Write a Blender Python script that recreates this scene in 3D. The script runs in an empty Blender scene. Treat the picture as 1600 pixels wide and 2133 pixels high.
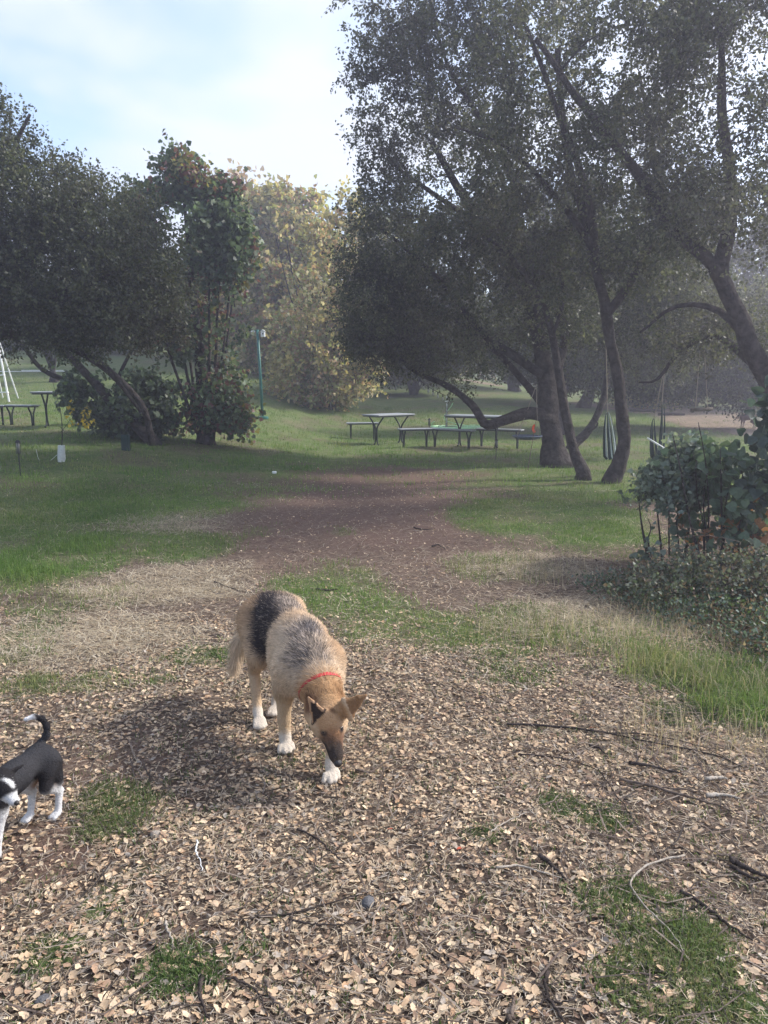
import bpy, math, random
import numpy as np
from mathutils import Vector, Matrix

# ------------------------------------------------------------------ camera, sky, sun, exposure
sc = bpy.context.scene
R = math.radians
HCAM, PITCH, FPX = 1.6, R(10.16), 1540.0
cam = bpy.data.objects.new('camera', bpy.data.cameras.new('camera'))
sc.collection.objects.link(cam); sc.camera = cam
cam.location = (0, 0, HCAM); cam.rotation_euler = (R(90) - PITCH, 0, 0)
cam.data.sensor_fit = 'VERTICAL'; cam.data.sensor_height = 36; cam.data.lens = 36 * FPX / 2133
cam.data.clip_start = 0.05; cam.data.clip_end = 2000

SUN_EL, SUN_AZ = R(37), R(72)          # azimuth measured from +Y (view direction) towards +X (right)
SDIR = Vector((math.sin(SUN_AZ) * math.cos(SUN_EL), math.cos(SUN_AZ) * math.cos(SUN_EL), math.sin(SUN_EL)))
w = bpy.data.worlds.new('World'); sc.world = w; w.use_nodes = True
nt = w.node_tree; nt.nodes.clear()
def N(nt, typ, **kw):
    n = nt.nodes.new(typ)
    for k, v in kw.items():
        if k.startswith('i_'):
            n.inputs[k[2:].replace('_', ' ')].default_value = v
        else: setattr(n, k, v)
    return n
out = N(nt, 'ShaderNodeOutputWorld'); bg = N(nt, 'ShaderNodeBackground'); bg.inputs[1].default_value = 0.12
sky = N(nt, 'ShaderNodeTexSky', sky_type='NISHITA', sun_disc=False, sun_elevation=SUN_EL, sun_rotation=SUN_AZ,
        air_density=1.0, dust_density=2.0, ozone_density=1.4)
tc = N(nt, 'ShaderNodeTexCoord')
mp = N(nt, 'ShaderNodeMapping'); mp.inputs['Scale'].default_value = (1, 1, 2.6)
ns = N(nt, 'ShaderNodeTexNoise'); ns.inputs['Scale'].default_value = 2.3; ns.inputs['Detail'].default_value = 4; ns.inputs['Roughness'].default_value = .5
ns.inputs['Distortion'].default_value = .3
rp = N(nt, 'ShaderNodeValToRGB'); rp.color_ramp.elements[0].position = .42; rp.color_ramp.elements[1].position = .60
rp.color_ramp.elements[0].color = (.05, .05, .05, 1); rp.color_ramp.elements[1].color = (.92, .92, .92, 1)
mx = N(nt, 'ShaderNodeMix', data_type='RGBA'); mx.inputs['B'].default_value = (2.95, 3.12, 3.4, 1)
L_ = nt.links.new
L_(tc.outputs['Generated'], mp.inputs['Vector']); L_(mp.outputs[0], ns.inputs['Vector']); L_(ns.outputs['Fac'], rp.inputs[0])
L_(rp.outputs[0], mx.inputs['Factor']); L_(sky.outputs[0], mx.inputs['A']); L_(mx.outputs['Result'], bg.inputs[0]); L_(bg.outputs[0], out.inputs[0])

sun = bpy.data.objects.new('sun', bpy.data.lights.new('sun', 'SUN')); sc.collection.objects.link(sun)
sun.data.energy = 2.4; sun.data.angle = R(5); sun.data.color = (1, .95, .88)
sun.rotation_euler = SDIR.to_track_quat('Z', 'Y').to_euler(); sun.location = (20, 10, 25)
sc.view_settings.view_transform = 'Standard'; sc.view_settings.look = 'None'
sc.view_settings.exposure = 1.52; sc.view_settings.gamma = 1; sc.view_settings.use_curve_mapping = False
sc.cycles.max_bounces = 8; sc.cycles.transparent_max_bounces = 8; sc.cycles.volume_bounces = 1
sc.cycles.use_denoising = True

# ------------------------------------------------------------------ helpers
rng = np.random.default_rng(7); random.seed(7)
def hsh(ix, iy, s, iz=0):
    n = (ix.astype(np.int64) * 374761393 + iy.astype(np.int64) * 668265263 + np.asarray(iz).astype(np.int64) * 2147483647 + s * 974634777) & 0xffffffff
    n = ((n ^ (n >> 13)) * 1274126177) & 0xffffffff
    n = ((n ^ (n >> 16)) * 2246822519) & 0xffffffff
    return ((n ^ (n >> 15)) & 0xffffff) / float(0xffffff)
def vn(x, y, s=0):
    x = np.asarray(x, float); y = np.asarray(y, float)
    ix = np.floor(x); iy = np.floor(y); fx = x - ix; fy = y - iy
    fx = fx * fx * (3 - 2 * fx); fy = fy * fy * (3 - 2 * fy)
    a = hsh(ix, iy, s); b = hsh(ix + 1, iy, s); c = hsh(ix, iy + 1, s); d = hsh(ix + 1, iy + 1, s)
    return (a * (1 - fx) + b * fx) * (1 - fy) + (c * (1 - fx) + d * fx) * fy
def fbm(x, y, s=0, o=4):
    t = 0; a = .5; k = 1.
    for i in range(o): t = t + a * vn(x * k + 17.3 * i, y * k - 9.1 * i, s + i); a *= .5; k *= 2.03
    return t / (1 - .5 ** o)
def vn3(P, s=0):
    ip = np.floor(P); f = P - ip; f = f * f * (3 - 2 * f); r = 0
    for a in (0, 1):
        for b in (0, 1):
            for c in (0, 1):
                wgt = (f[:, 0] if a else 1 - f[:, 0]) * (f[:, 1] if b else 1 - f[:, 1]) * (f[:, 2] if c else 1 - f[:, 2])
                r = r + wgt * hsh(ip[:, 0] + a, ip[:, 1] + b, s, ip[:, 2] + c)
    return r
def sst(a, b, x):
    t = np.clip((np.asarray(x, float) - a) / (b - a), 0, 1); return t * t * (3 - 2 * t)

def terrain(x, y):
    x = np.asarray(x, float); y = np.asarray(y, float)
    sl = 1 - sst(-7, 0, x)
    z = .06 * np.clip(y - 6, 0, 40) * sl
    right = sst(2, 12, x)
    z = z + .062 * np.clip(y - 21, 0, 90) ** 1.0 * (1 - .55 * right)
    z = z + .35 * sst(2.2, 5.5, x) * sst(4.6, 6.2, y) * (1 - sst(6.6, 8.6, y)) * .6
    near = sst(30, 8, np.abs(y)) if False else np.clip(1 - np.abs(y) / 60, 0, 1)
    z = z + (fbm(x * .5, y * .5, 3, 3) - .5) * .10 * sst(0, 14, y) + (fbm(x * 2.3, y * 2.3, 5, 3) - .5) * .05 * near
    z = z + (fbm(x * 11, y * 11, 9, 2) - .5) * .014 * near
    return z
CP, SP = math.cos(PITCH), math.sin(PITCH)
FW = np.array([0, CP, -SP]); UPV = np.array([0, SP, CP])
def ray(px, py):
    d = FW + np.array([1., 0, 0]) * (px - 800) / FPX - UPV * (py - 1066.5) / FPX
    return d
def proj(p):
    p = np.asarray(p, float) - np.array([0, 0, HCAM])
    dz = p @ FW; dz = np.where(dz < .05, .05, dz)
    return 800 + FPX * p[..., 0] / dz, 1066.5 - FPX * (p @ UPV) / dz
def P(px, py, Y):
    d = ray(px, py); t = Y / d[1]; return np.array([0, 0, HCAM]) + d * t
def G(px, py, dz=0):
    d = ray(px, py); o = np.array([0, 0, HCAM]); t = np.concatenate([np.arange(1, 12, .01), np.arange(12, 90, .05)])
    Q = o + d * t[:, None]; below = Q[:, 2] < terrain(Q[:, 0], Q[:, 1])
    i = int(np.argmax(below)) if below.any() else len(t) - 1
    q = Q[i]; return np.array([q[0], q[1], float(terrain(q[0], q[1])) + dz])
def gz(x, y): return float(terrain(x, y))

def mkmesh(name, V, F, mat, parent=None, col=None, smooth=False, loc=None):
    """F: (n,k) int array or list of faces"""
    me = bpy.data.meshes.new(name); V = np.asarray(V, np.float32)
    if loc is not None: V = V - np.asarray(loc, np.float32)
    if isinstance(F, np.ndarray):
        k = F.shape[1]; n = len(F)
        me.vertices.add(len(V)); me.vertices.foreach_set('co', V.ravel())
        me.loops.add(n * k); me.loops.foreach_set('vertex_index', F.astype(np.int32).ravel())
        me.polygons.add(n); me.polygons.foreach_set('loop_start', np.arange(0, n * k, k, dtype=np.int32))
        me.update(calc_edges=True)
    else: me.from_pydata(V.tolist(), [], F)
    if col is not None:
        a = me.color_attributes.new('col', 'FLOAT_COLOR', 'POINT')
        c = np.ones((len(V), 4), np.float32); c[:, :3] = col; a.data.foreach_set('color', c.ravel())
    if smooth: me.polygons.foreach_set('use_smooth', np.ones(len(me.polygons), bool))
    if mat: me.materials.append(mat)
    o = bpy.data.objects.new(name, me); sc.collection.objects.link(o)
    if parent: o.parent = parent
    if loc is not None and parent is None: o.location = loc
    return o
def thing(name, label, cat, loc, group=None):
    o = bpy.data.objects.new(name, None); sc.collection.objects.link(o); o.location = Vector([float(v) for v in loc]); o.empty_display_size = .1
    o['label'] = label; o['category'] = cat
    if group: o['group'] = group
    return o
def tag(o, label, cat, group=None):
    o['label'] = label; o['category'] = cat
    if group: o['group'] = group
    return o
def nrm(v):
    v = np.asarray(v, float); return v / np.maximum(np.linalg.norm(v, axis=-1, keepdims=True), 1e-9)
def spline(pts, n):
    pts = np.asarray(pts, float); m = len(pts)
    if m == 2: return pts[0] + (pts[1] - pts[0]) * np.linspace(0, 1, n)[:, None]
    ext = np.vstack([2 * pts[0] - pts[1], pts, 2 * pts[-1] - pts[-2]]); o = []
    for u in np.linspace(0, m - 1 - 1e-6, n):
        i = int(u); t = u - i; a, b, c, d = ext[i:i + 4]
        o.append(.5 * ((2 * b) + (-a + c) * t + (2 * a - 5 * b + 4 * c - d) * t * t + (-a + 3 * b - 3 * c + d) * t ** 3))
    return np.array(o)
def tube(pts, rad, sides=8, rough=0., cap=True, seed=0):
    pts = np.asarray(pts, float); n = len(pts); rad = np.broadcast_to(np.asarray(rad, float), (n,))
    T = nrm(np.gradient(pts, axis=0)); ref = np.array([0, 0, 1.]) if abs(T[0][2]) < .8 else np.array([1., 0, 0])
    u = nrm(np.cross(T[0], ref)); V = []
    ang = np.linspace(0, 2 * math.pi, sides, endpoint=False); ca, sa = np.cos(ang), np.sin(ang)
    for i in range(n):
        u = nrm(u - T[i] * (u @ T[i])); v = np.cross(T[i], u)
        r = rad[i] * np.ones(sides)
        if rough: r = r * (1 + rough * (vn(ang * 1.4 + seed, np.full(sides, i * .45) + seed, seed) - .5) * 2)
        V.append(pts[i] + r[:, None] * (ca[:, None] * u + sa[:, None] * v))
    V = np.vstack(V); F = []
    for i in range(n - 1):
        for k in range(sides):
            a = i * sides + k; b = i * sides + (k + 1) % sides; F.append((a, b, b + sides, a + sides))
    if cap:
        F.append(tuple(range(sides))[::-1]); F.append(tuple(range((n - 1) * sides, n * sides)))
    return V, F
class MB:
    def __init__(s): s.V = []; s.F = []; s.n = 0; s.C = []
    def add(s, V, F, c=None):
        s.V.append(np.asarray(V, float)); s.F += [tuple(int(i) + s.n for i in f) for f in F]; s.n += len(V)
        s.C.append(np.tile(np.asarray(c if c is not None else (1, 1, 1), float), (len(V), 1)) if c is None or np.ndim(c) == 1 else c)
        return s
    def tube(s, pts, r, sides=8, c=None, **k): return s.add(*tube(pts, r, sides, **k), c)
    def box(s, c, size, rz=0., M=None, bev=.0, col=None):
        x, y, z = [d / 2 for d in size]; b = min(bev, x * .9, y * .9, z * .9)
        if b:
            V = []
            for sz in (-1, 1):
                for zz, ins in ((z, b), (z - b, 0)) if sz > 0 else ((-(z - b), 0), (-z, b)):
                    zz = zz if sz > 0 else zz
                    X, Y = x - ins, y - ins
                    V.append([(X - b, -Y, zz), (X, -Y + b, zz), (X, Y - b, zz), (X - b, Y, zz), (-X + b, Y, zz), (-X, Y - b, zz), (-X, -Y + b, zz), (-X + b, -Y, zz)])
            V = sorted(V, key=lambda r: r[0][2]); V = np.array(V).reshape(-1, 3)
            F = [tuple(range(8))[::-1], tuple(range(24, 32))]
            for i in range(3):
                for k in range(8): F.append((i * 8 + k, i * 8 + (k + 1) % 8, i * 8 + 8 + (k + 1) % 8, i * 8 + 8 + k))
        else:
            V = np.array([(i, j, k) for k in (-z, z) for j in (-y, y) for i in (-x, x)])
            F = [(0, 2, 3, 1), (4, 5, 7, 6), (0, 1, 5, 4), (2, 6, 7, 3), (0, 4, 6, 2), (1, 3, 7, 5)]
        c_, s_ = math.cos(rz), math.sin(rz); Rm = np.array([[c_, -s_, 0], [s_, c_, 0], [0, 0, 1]])
        if M is not None: Rm = M
        return s.add(V @ Rm.T + np.asarray(c, float), F, col)
    def build(s, name, mat, parent=None, loc=None, smooth=False, col=False):
        return mkmesh(name, np.vstack(s.V), s.F, mat, parent, np.vstack(s.C) if col else None, smooth, loc)

# ------------------------------------------------------------------ materials
def mat(name, color, rough=.6, metal=0., var=.0, scale=20., bump=0., bscale=60., spec=.3, c2=None, attr=False, trans=0., obj=False):
    m = bpy.data.materials.new(name); m.use_nodes = True; t = m.node_tree; b = t.nodes['Principled BSDF']; l = t.links.new
    b.inputs['Roughness'].default_value = rough; b.inputs['Metallic'].default_value = metal; b.inputs['Specular IOR Level'].default_value = spec
    colout = None
    co = N(t, 'ShaderNodeTexCoord')
    if attr:
        at = N(t, 'ShaderNodeAttribute', attribute_name='col'); colout = at.outputs['Color']
    if var or c2:
        no = N(t, 'ShaderNodeTexNoise'); no.inputs['Scale'].default_value = scale; no.inputs['Detail'].default_value = 6; no.inputs['Roughness'].default_value = .62
        l(co.outputs['Object'], no.inputs['Vector'])
        ra = N(t, 'ShaderNodeValToRGB'); l(no.outputs['Fac'], ra.inputs[0])
        ra.color_ramp.elements[0].position = .32; ra.color_ramp.elements[1].position = .68
        if attr:
            ra.color_ramp.elements[0].color = (1 - var,) * 3 + (1,); ra.color_ramp.elements[1].color = (1 + var,) * 3 + (1,)
            mm = N(t, 'ShaderNodeMix', data_type='RGBA', blend_type='MULTIPLY'); mm.inputs['Factor'].default_value = 1
            l(colout, mm.inputs['A']); l(ra.outputs[0], mm.inputs['B']); colout = mm.outputs['Result']
        else:
            c2_ = c2 or [min(1, v * (1 + var)) for v in color]; c1_ = color if c2 else [v * (1 - var) for v in color]
            ra.color_ramp.elements[0].color = (*c1_, 1); ra.color_ramp.elements[1].color = (*c2_, 1); colout = ra.outputs[0]
    if colout: l(colout, b.inputs['Base Color'])
    else: b.inputs['Base Color'].default_value = (*color, 1)
    if bump:
        nb = N(t, 'ShaderNodeTexNoise'); nb.inputs['Scale'].default_value = bscale; nb.inputs['Detail'].default_value = 7; nb.inputs['Roughness'].default_value = .65
        l(co.outputs['Object'], nb.inputs['Vector']); bu = N(t, 'ShaderNodeBump'); bu.inputs['Strength'].default_value = bump; bu.inputs['Distance'].default_value = .06 if name.startswith('bark') else .02
        l(nb.outputs['Fac'], bu.inputs['Height']); l(bu.outputs[0], b.inputs['Normal'])
    if trans:
        tr = N(t, 'ShaderNodeBsdfTranslucent'); ms = N(t, 'ShaderNodeMixShader'); ms.inputs[0].default_value = trans
        if colout:
            br = N(t, 'ShaderNodeMix', data_type='RGBA', blend_type='MULTIPLY'); br.inputs['Factor'].default_value = 1; br.inputs['B'].default_value = (1.5, 1.5, 1.0, 1)
            l(colout, br.inputs['A']); l(br.outputs['Result'], tr.inputs[0])
        l(b.outputs[0], ms.inputs[1]); l(tr.outputs[0], ms.inputs[2]); l(ms.outputs[0], t.nodes['Material Output'].inputs[0])
    return m
M = dict(
    leaf=mat('leaf', (.1, .1, .1), .52, attr=True, trans=.38, spec=.38),
    bark=mat('bark', (.022, .018, .017), .9, scale=9, c2=(.085, .074, .070), bump=1., bscale=20, spec=.1),
    barkpale=mat('bark_pale', (.12, .10, .085), .9, scale=9, c2=(.26, .23, .20), bump=.8, bscale=40, spec=.1),
    grass=mat('grass_blade', (.1, .1, .1), .6, attr=True, trans=.3, spec=.25),
    litter=mat('dry_leaf', (.1, .1, .1), .75, attr=True, trans=.12, var=.22, scale=70, spec=.2),
    stick=mat('dead_wood', (.07, .05, .04), .85, scale=30, c2=(.19, .15, .125), bump=.6, bscale=150, spec=.15),
    stickpale=mat('pale_dead_wood', (.27, .23, .19), .85, scale=40, c2=(.44, .40, .35), bump=.5, bscale=150, spec=.15),
    stickdark=mat('dark_dead_wood', (.025, .02, .018), .85, scale=30, c2=(.07, .055, .05), bump=.6, bscale=150, spec=.15),
    fur=mat('fur', (.1, .1, .1), .75, attr=True, trans=.10, spec=.15),
    coat=mat('coat', (.1, .1, .1), .85, attr=True, bump=.5, bscale=120, spec=.1),
    noseleather=mat('nose_leather', (.015, .013, .013), .35, bump=.3, bscale=300, spec=.5),
    eye=mat('eye', (.012, .008, .006), .08, spec=.7),
    red=mat('red_webbing', (.42, .02, .03), .6, var=.15, scale=200),
    plastic=mat('grey_table_plastic', (.25, .27, .29), .5, var=.1, scale=30, bump=.1, bscale=200),
    metal=mat('dark_green_metal', (.012, .02, .018), .45, spec=.4, var=.2, scale=30),
    black=mat('black_plastic', (.02, .02, .021), .45, spec=.4, var=.15, scale=30),
    stub=mat('dark_teal_paint', (.012, .035, .035), .6, var=.2, scale=14),
    teal=mat('green_post_paint', (.015, .11, .095), .5, spec=.35, var=.2, scale=14),
    white=mat('white_paint', (.72, .74, .74), .5, var=.08, scale=18),
    glass=mat('clear_bulb', (.42, .43, .40), .12, spec=.6),
    lamp=mat('smoked_lantern_glass', (.16, .17, .15), .15, spec=.6),
    hose=mat('pale_green_hose', (.50, .82, .48), .35, spec=.4, var=.1, scale=20),
    pipe=mat('white_pipe', (.68, .70, .68), .5, var=.1, scale=20),
    fabg=mat('dark_green_fabric', (.012, .035, .032), .85, var=.25, scale=50, bump=.2, bscale=120),
    fabw=mat('pale_stripe_fabric', (.45, .52, .50), .85, var=.2, scale=50, bump=.2, bscale=120),
    blue=mat('slate_blue_fabric', (.10, .13, .19), .8, var=.2, scale=30),
    orange=mat('orange_ribbon', (.75, .09, .02), .7, var=.1, scale=40),
    rope=mat('rope', (.30, .26, .21), .9, var=.2, scale=200),
    stone=mat('stone', (.06, .06, .065), .85, c2=(.14, .14, .15), scale=30, bump=.6, bscale=60),
    tubewhite=mat('white_tree_guard', (.62, .66, .68), .55, var=.12, scale=25, trans=.2),
)
# ------------------------------------------------------------------ ground zones (where grass, bare soil, straw and litter lie)
# patches: (centre px, centre py, rx, ry, strength) of the photo, turned into places on the terrain below
def patches(lst):
    r = []
    for px, py, rx, ry, s in lst:
        c = G(px, py); e = G(px + rx, py); f = G(px, max(py - ry, 770)); h = G(px, py + ry)
        r.append((c[0], (f[1] + h[1]) / 2, abs(e[0] - c[0]), abs(f[1] - h[1]) / 2, s))
    return r
GRASS = patches([(150, 1060, 330, 80, 1.), (60, 1190, 190, 70, 1.), (130, 1250, 140, 40, .6), (380, 960, 330, 40, .9), (60, 1330, 100, 50, .5),
    (1170, 1090, 190, 60, 1.), (1050, 1190, 120, 30, .75), (1250, 1010, 250, 35, .8), (690, 1215, 120, 45, .62), (740, 1265, 110, 35, .6), (870, 1320, 180, 45, .65),
    (1500, 1450, 160, 85, 1.15), (1400, 1480, 60, 45, .8), (1330, 1330, 220, 45, .7), (1090, 1400, 110, 45, .55), (480, 1030, 70, 22, .7), (712, 1108, 26, 10, .7),
    (240, 1690, 80, 55, .8), (215, 1880, 50, 45, .85), (110, 1985, 65, 45, .8), (380, 2030, 90, 45, .6), (490, 1975, 60, 22, .5), (310, 1815, 40, 20, .5),
    (1340, 1905, 80, 50, .85), (1240, 1880, 50, 30, .6), (1430, 1960, 70, 50, .9), (1420, 2050, 130, 70, 1.), (1165, 1678, 42, 24, .9), (1250, 1702, 46, 26, .7), (1000, 1745, 45, 22, .4),
    (1590, 2100, 60, 60, .8), (1300, 1845, 30, 18, .5), (430, 1365, 110, 30, .45), (250, 1420, 120, 22, .35), (560, 1105, 60, 15, .3), (1130, 1310, 140, 55, .6), (40, 1440, 60, 30, .4), (370, 1150, 120, 30, .6), (250, 1130, 240, 35, .6)])
DIRT = patches([(790, 1080, 270, 85, 1.), (760, 1010, 240, 40, .85), (880, 1175, 90, 30, .45), (980, 1010, 160, 26, .45), (560, 1120, 130, 35, .8), (70, 1790, 120, 85, 1.), (180, 1610, 90, 40, .6),
    (400, 1945, 50, 25, .8), (985, 1885, 55, 28, .8), (300, 1560, 180, 50, .4), (950, 1325, 80, 18, .6), (200, 1090, 130, 15, .3), (400, 1050, 130, 20, .4), (120, 880, 150, 14, .8), (1480, 1220, 220, 60, .6)])
STRAW = patches([(170, 1330, 230, 50, .75), (330, 1220, 160, 40, .7), (350, 1090, 120, 22, .7), (1100, 1180, 140, 25, .5), (1250, 1290, 200, 50, .6), (1500, 1550, 150, 40, .8), (520, 830, 90, 12, .4), (1330, 1520, 160, 50, .6)])
TRACK = [(lambda q: (q[0], q[1]))(G(px, py)) for px, py in ((1300, 846), (1420, 858), (1520, 875), (1640, 905))]
PALE = G(1000, 797)
def field(pt, x, y, soft=.45):
    v = np.zeros(np.shape(x)); wob = (fbm(x * 1.1 + 5, y * 1.1, 21, 4) - .5) * 1.5
    for cx, cy, rx, ry, s in pt:
        d = np.sqrt(((x - cx) / rx) ** 2 + ((y - cy) / ry) ** 2) + wob * .55
        v = np.maximum(v, s * (1 - sst(1 - soft, 1 + soft, d)))
    return v
def track_d(x, y):
    d = np.full(np.shape(x), 99.)
    for (ax, ay), (bx, by) in zip(TRACK[:-1], TRACK[1:]):
        t = np.clip(((x - ax) * (bx - ax) + (y - ay) * (by - ay)) / ((bx - ax) ** 2 + (by - ay) ** 2), 0, 1)
        d = np.minimum(d, np.hypot(x - ax - t * (bx - ax), y - ay - t * (by - ay)))
    return d
def zones(x, y):
    g = field(GRASS, x, y); d = field(DIRT, x, y); s = field(STRAW, x, y)
    far = sst(9.0, 10.6, y + (fbm(x * .6, y * .6, 33, 3) - .5) * 2.5)
    side = sst(-3.0, -4.2, x + (fbm(x, y * .8, 35, 3) - .5)) * sst(4.5, 5.5, y)
    side2 = sst(3.2, 4.2, x) * .35
    g = np.maximum(g, np.maximum(far * .85 * (1 - field(DIRT, x, y) * .8), np.maximum(side * .9, side2)))
    patchy = sst(.30, .62, fbm(x * 1.3, y * 1.3, 41, 5)); g = g * (.55 + .6 * patchy) + .10 * sst(.55, .8, fbm(x * 2.2, y * 2.2, 43, 4))
    td = track_d(x, y) + (fbm(x * .4, y * .4, 45, 3) - .5) * 2
    tr = 1 - sst(1.6, 2.6, td)
    tr = np.maximum(tr, (1 - sst(.6, 1.3, np.hypot((x - PALE[0]) / 1.8, (y - PALE[1]) / 2.2))) * .8)   # pale worn patch beyond the tables
    g = g * (1 - .9 * tr); d = d * (1 - tr); s = np.maximum(s, tr * .75)
    s = np.maximum(s, .45 * sst(.55, .75, fbm(x * .25, y * .35, 47, 4)) * sst(12, 18, y))
    return np.clip(g, 0, 1), np.clip(d, 0, 1), np.clip(s, 0, 1), tr
def litter_amt(x, y):
    g, d, s, tr = zones(x, y)
    l = 1 - sst(3.6, 5.2, y + .25 * np.abs(x) * (x > 0) * .6 + (fbm(x, y, 51, 3) - .5) * 1.4)
    l = l * (1 - .62 * g) * (1 - .72 * field(DIRT, x, y, .35)) * (.38 + .85 * sst(.34, .58, fbm(x * 2.1, y * 2.1, 53, 4)))
    return np.clip(l * 1.4, 0, 1) + .05 * (y < 12)

# --- ground sheet: fine near the camera, coarse towards the horizon
def axis(segs):
    r = [segs[0][0]]
    for a, b, st in segs:
        n = max(1, round((b - a) / st)); r += list(a + (b - a) * (np.arange(1, n + 1) / n))
    return np.array(r)
gx = axis([(-110, -60, 10), (-60, -20, 2.5), (-20, -7, .5), (-7, -2.6, .07), (-2.6, 2.6, .035), (2.6, 6, .07), (6, 22, .5), (22, 60, 2.5), (60, 110, 10)])
gy = axis([(-20, 0, 2), (0, 1.2, .3), (1.2, 4.5, .035), (4.5, 9, .07), (9, 20, .18), (20, 60, .8), (60, 115, 8)])
X, Y = np.meshgrid(gx, gy); nx, ny = len(gx), len(gy)
Z = terrain(X, Y)
g, d, s, tr = zones(X, Y)
V = np.stack([X, Y, Z], -1).reshape(-1, 3)
idx = np.arange(nx * ny).reshape(ny, nx)
F = np.stack([idx[:-1, :-1], idx[:-1, 1:], idx[1:, 1:], idx[1:, :-1]], -1).reshape(-1, 4)
def ground_mat():
    m = bpy.data.materials.new('ground'); m.use_nodes = True; t = m.node_tree; b = t.nodes['Principled BSDF']; l = t.links.new
    b.inputs['Roughness'].default_value = .95; b.inputs['Specular IOR Level'].default_value = .1
    at = N(t, 'ShaderNodeAttribute', attribute_name='col'); sp = N(t, 'ShaderNodeSeparateColor'); l(at.outputs['Color'], sp.inputs[0])
    co = N(t, 'ShaderNodeTexCoord')
    def noise(scale, det=6, ro=.65, dist=0, vec=None):
        n = N(t, 'ShaderNodeTexNoise'); n.inputs['Scale'].default_value = scale; n.inputs['Detail'].default_value = det; n.inputs['Roughness'].default_value = ro
        n.inputs['Distortion'].default_value = dist; l(vec or co.outputs['Object'], n.inputs['Vector']); return n.outputs['Fac']
    def ramp(f, stops):
        r = N(t, 'ShaderNodeValToRGB'); e = r.color_ramp.elements
        while len(e) < len(stops): e.new(.5)
        for i, (p, c) in enumerate(stops): e[i].position = p; e[i].color = (*c, 1)
        l(f, r.inputs[0]); return r.outputs[0]
    def mix(f, a, c, bt='MIX'):
        x = N(t, 'ShaderNodeMix', data_type='RGBA', blend_type=bt)
        for k, v in (('Factor', f), ('A', a), ('B', c)):
            if isinstance(v, (int, float)): x.inputs[k].default_value = v
            else: l(v, x.inputs[k])
        return x.outputs['Result']
    def math_(op, a, c, cl=False):
        x = N(t, 'ShaderNodeMath', operation=op, use_clamp=cl)
        for i, v in enumerate((a, c)):
            if isinstance(v, (int, float)): x.inputs[i].default_value = v
            else: l(v, x.inputs[i])
        return x.outputs[0]
    n1 = noise(3.5); n2 = noise(28, 8, .7); n3 = noise(110, 6, .7); n4 = noise(.35, 4)
    soil = ramp(n2, [(.3, (.045, .030, .023)), (.5, (.13, .095, .073)), (.72, (.25, .19, .145))])
    dirt = ramp(n2, [(.28, (.105, .068, .053)), (.5, (.155, .102, .080)), (.72, (.215, .150, .118))])
    strw = ramp(n3, [(.35, (.12, .095, .065)), (.52, (.28, .225, .155)), (.7, (.46, .39, .29))])
    gra = ramp(n2, [(.3, (.028, .055, .014)), (.5, (.062, .12, .026)), (.68, (.12, .185, .045)), (.82, (.19, .20, .09))])
    gra = mix(ramp(n1, [(.35, (0, 0, 0)), (.7, (.55, .55, .55))]), gra, strw)
    gra = mix(math_('MULTIPLY', n4, .5), gra, ramp(n3, [(.3, (.04, .075, .015)), (.7, (.13, .21, .045))]))
    c = mix(sp.outputs['Green'], soil, dirt)
    sm = math_('MULTIPLY', sp.outputs['Blue'], ramp(n1, [(.35, (.3, .3, .3)), (.6, (1, 1, 1))]), True)
    c = mix(sm, c, strw)
    gm = math_('ADD', math_('MULTIPLY', sp.outputs['Red'], 1.9), math_('SUBTRACT', math_('MULTIPLY', n1, 1.4), 1.15), True)
    gm = math_('MULTIPLY', gm, math_('ADD', math_('MULTIPLY', sp.outputs['Red'], 2.), 0, True), True)
    c = mix(gm, c, gra)
    bits = ramp(noise(75, 3, .6, 1.5), [(.60, (0, 0, 0)), (.66, (1, 1, 1))])
    bits2 = math_('MULTIPLY', bits, .5)
    c = mix(bits2, c, ramp(n3, [(.3, (.20, .14, .10)), (.7, (.42, .32, .23))]))
    l(c, b.inputs['Base Color'])
    bu = N(t, 'ShaderNodeBump'); bu.inputs['Strength'].default_value = .9; bu.inputs['Distance'].default_value = .03
    l(math_('ADD', n2, math_('MULTIPLY', n3, .6)), bu.inputs['Height']); l(bu.outputs[0], b.inputs['Normal'])
    return m
ground = mkmesh('ground', V, F, ground_mat(), col=np.stack([g, d, s], -1).reshape(-1, 3), smooth=True)
ground['kind'] = 'structure'

# --- haze: one closed even box of air, added to stand in for lens glare
hz = MB().box((0, 48, 9.5), (226, 140, 25)).build('glare_haze', None)
m = bpy.data.materials.new('glare_haze_air'); m.use_nodes = True; t = m.node_tree; t.nodes.clear()
pv = N(t, 'ShaderNodeVolumePrincipled'); pv.inputs['Color'].default_value = (.80, .81, 1, 1); pv.inputs['Density'].default_value = .0051; pv.inputs['Anisotropy'].default_value = .45
t.links.new(pv.outputs[0], N(t, 'ShaderNodeOutputMaterial').inputs['Volume']); hz.data.materials.append(m); hz['kind'] = 'stuff'

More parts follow.
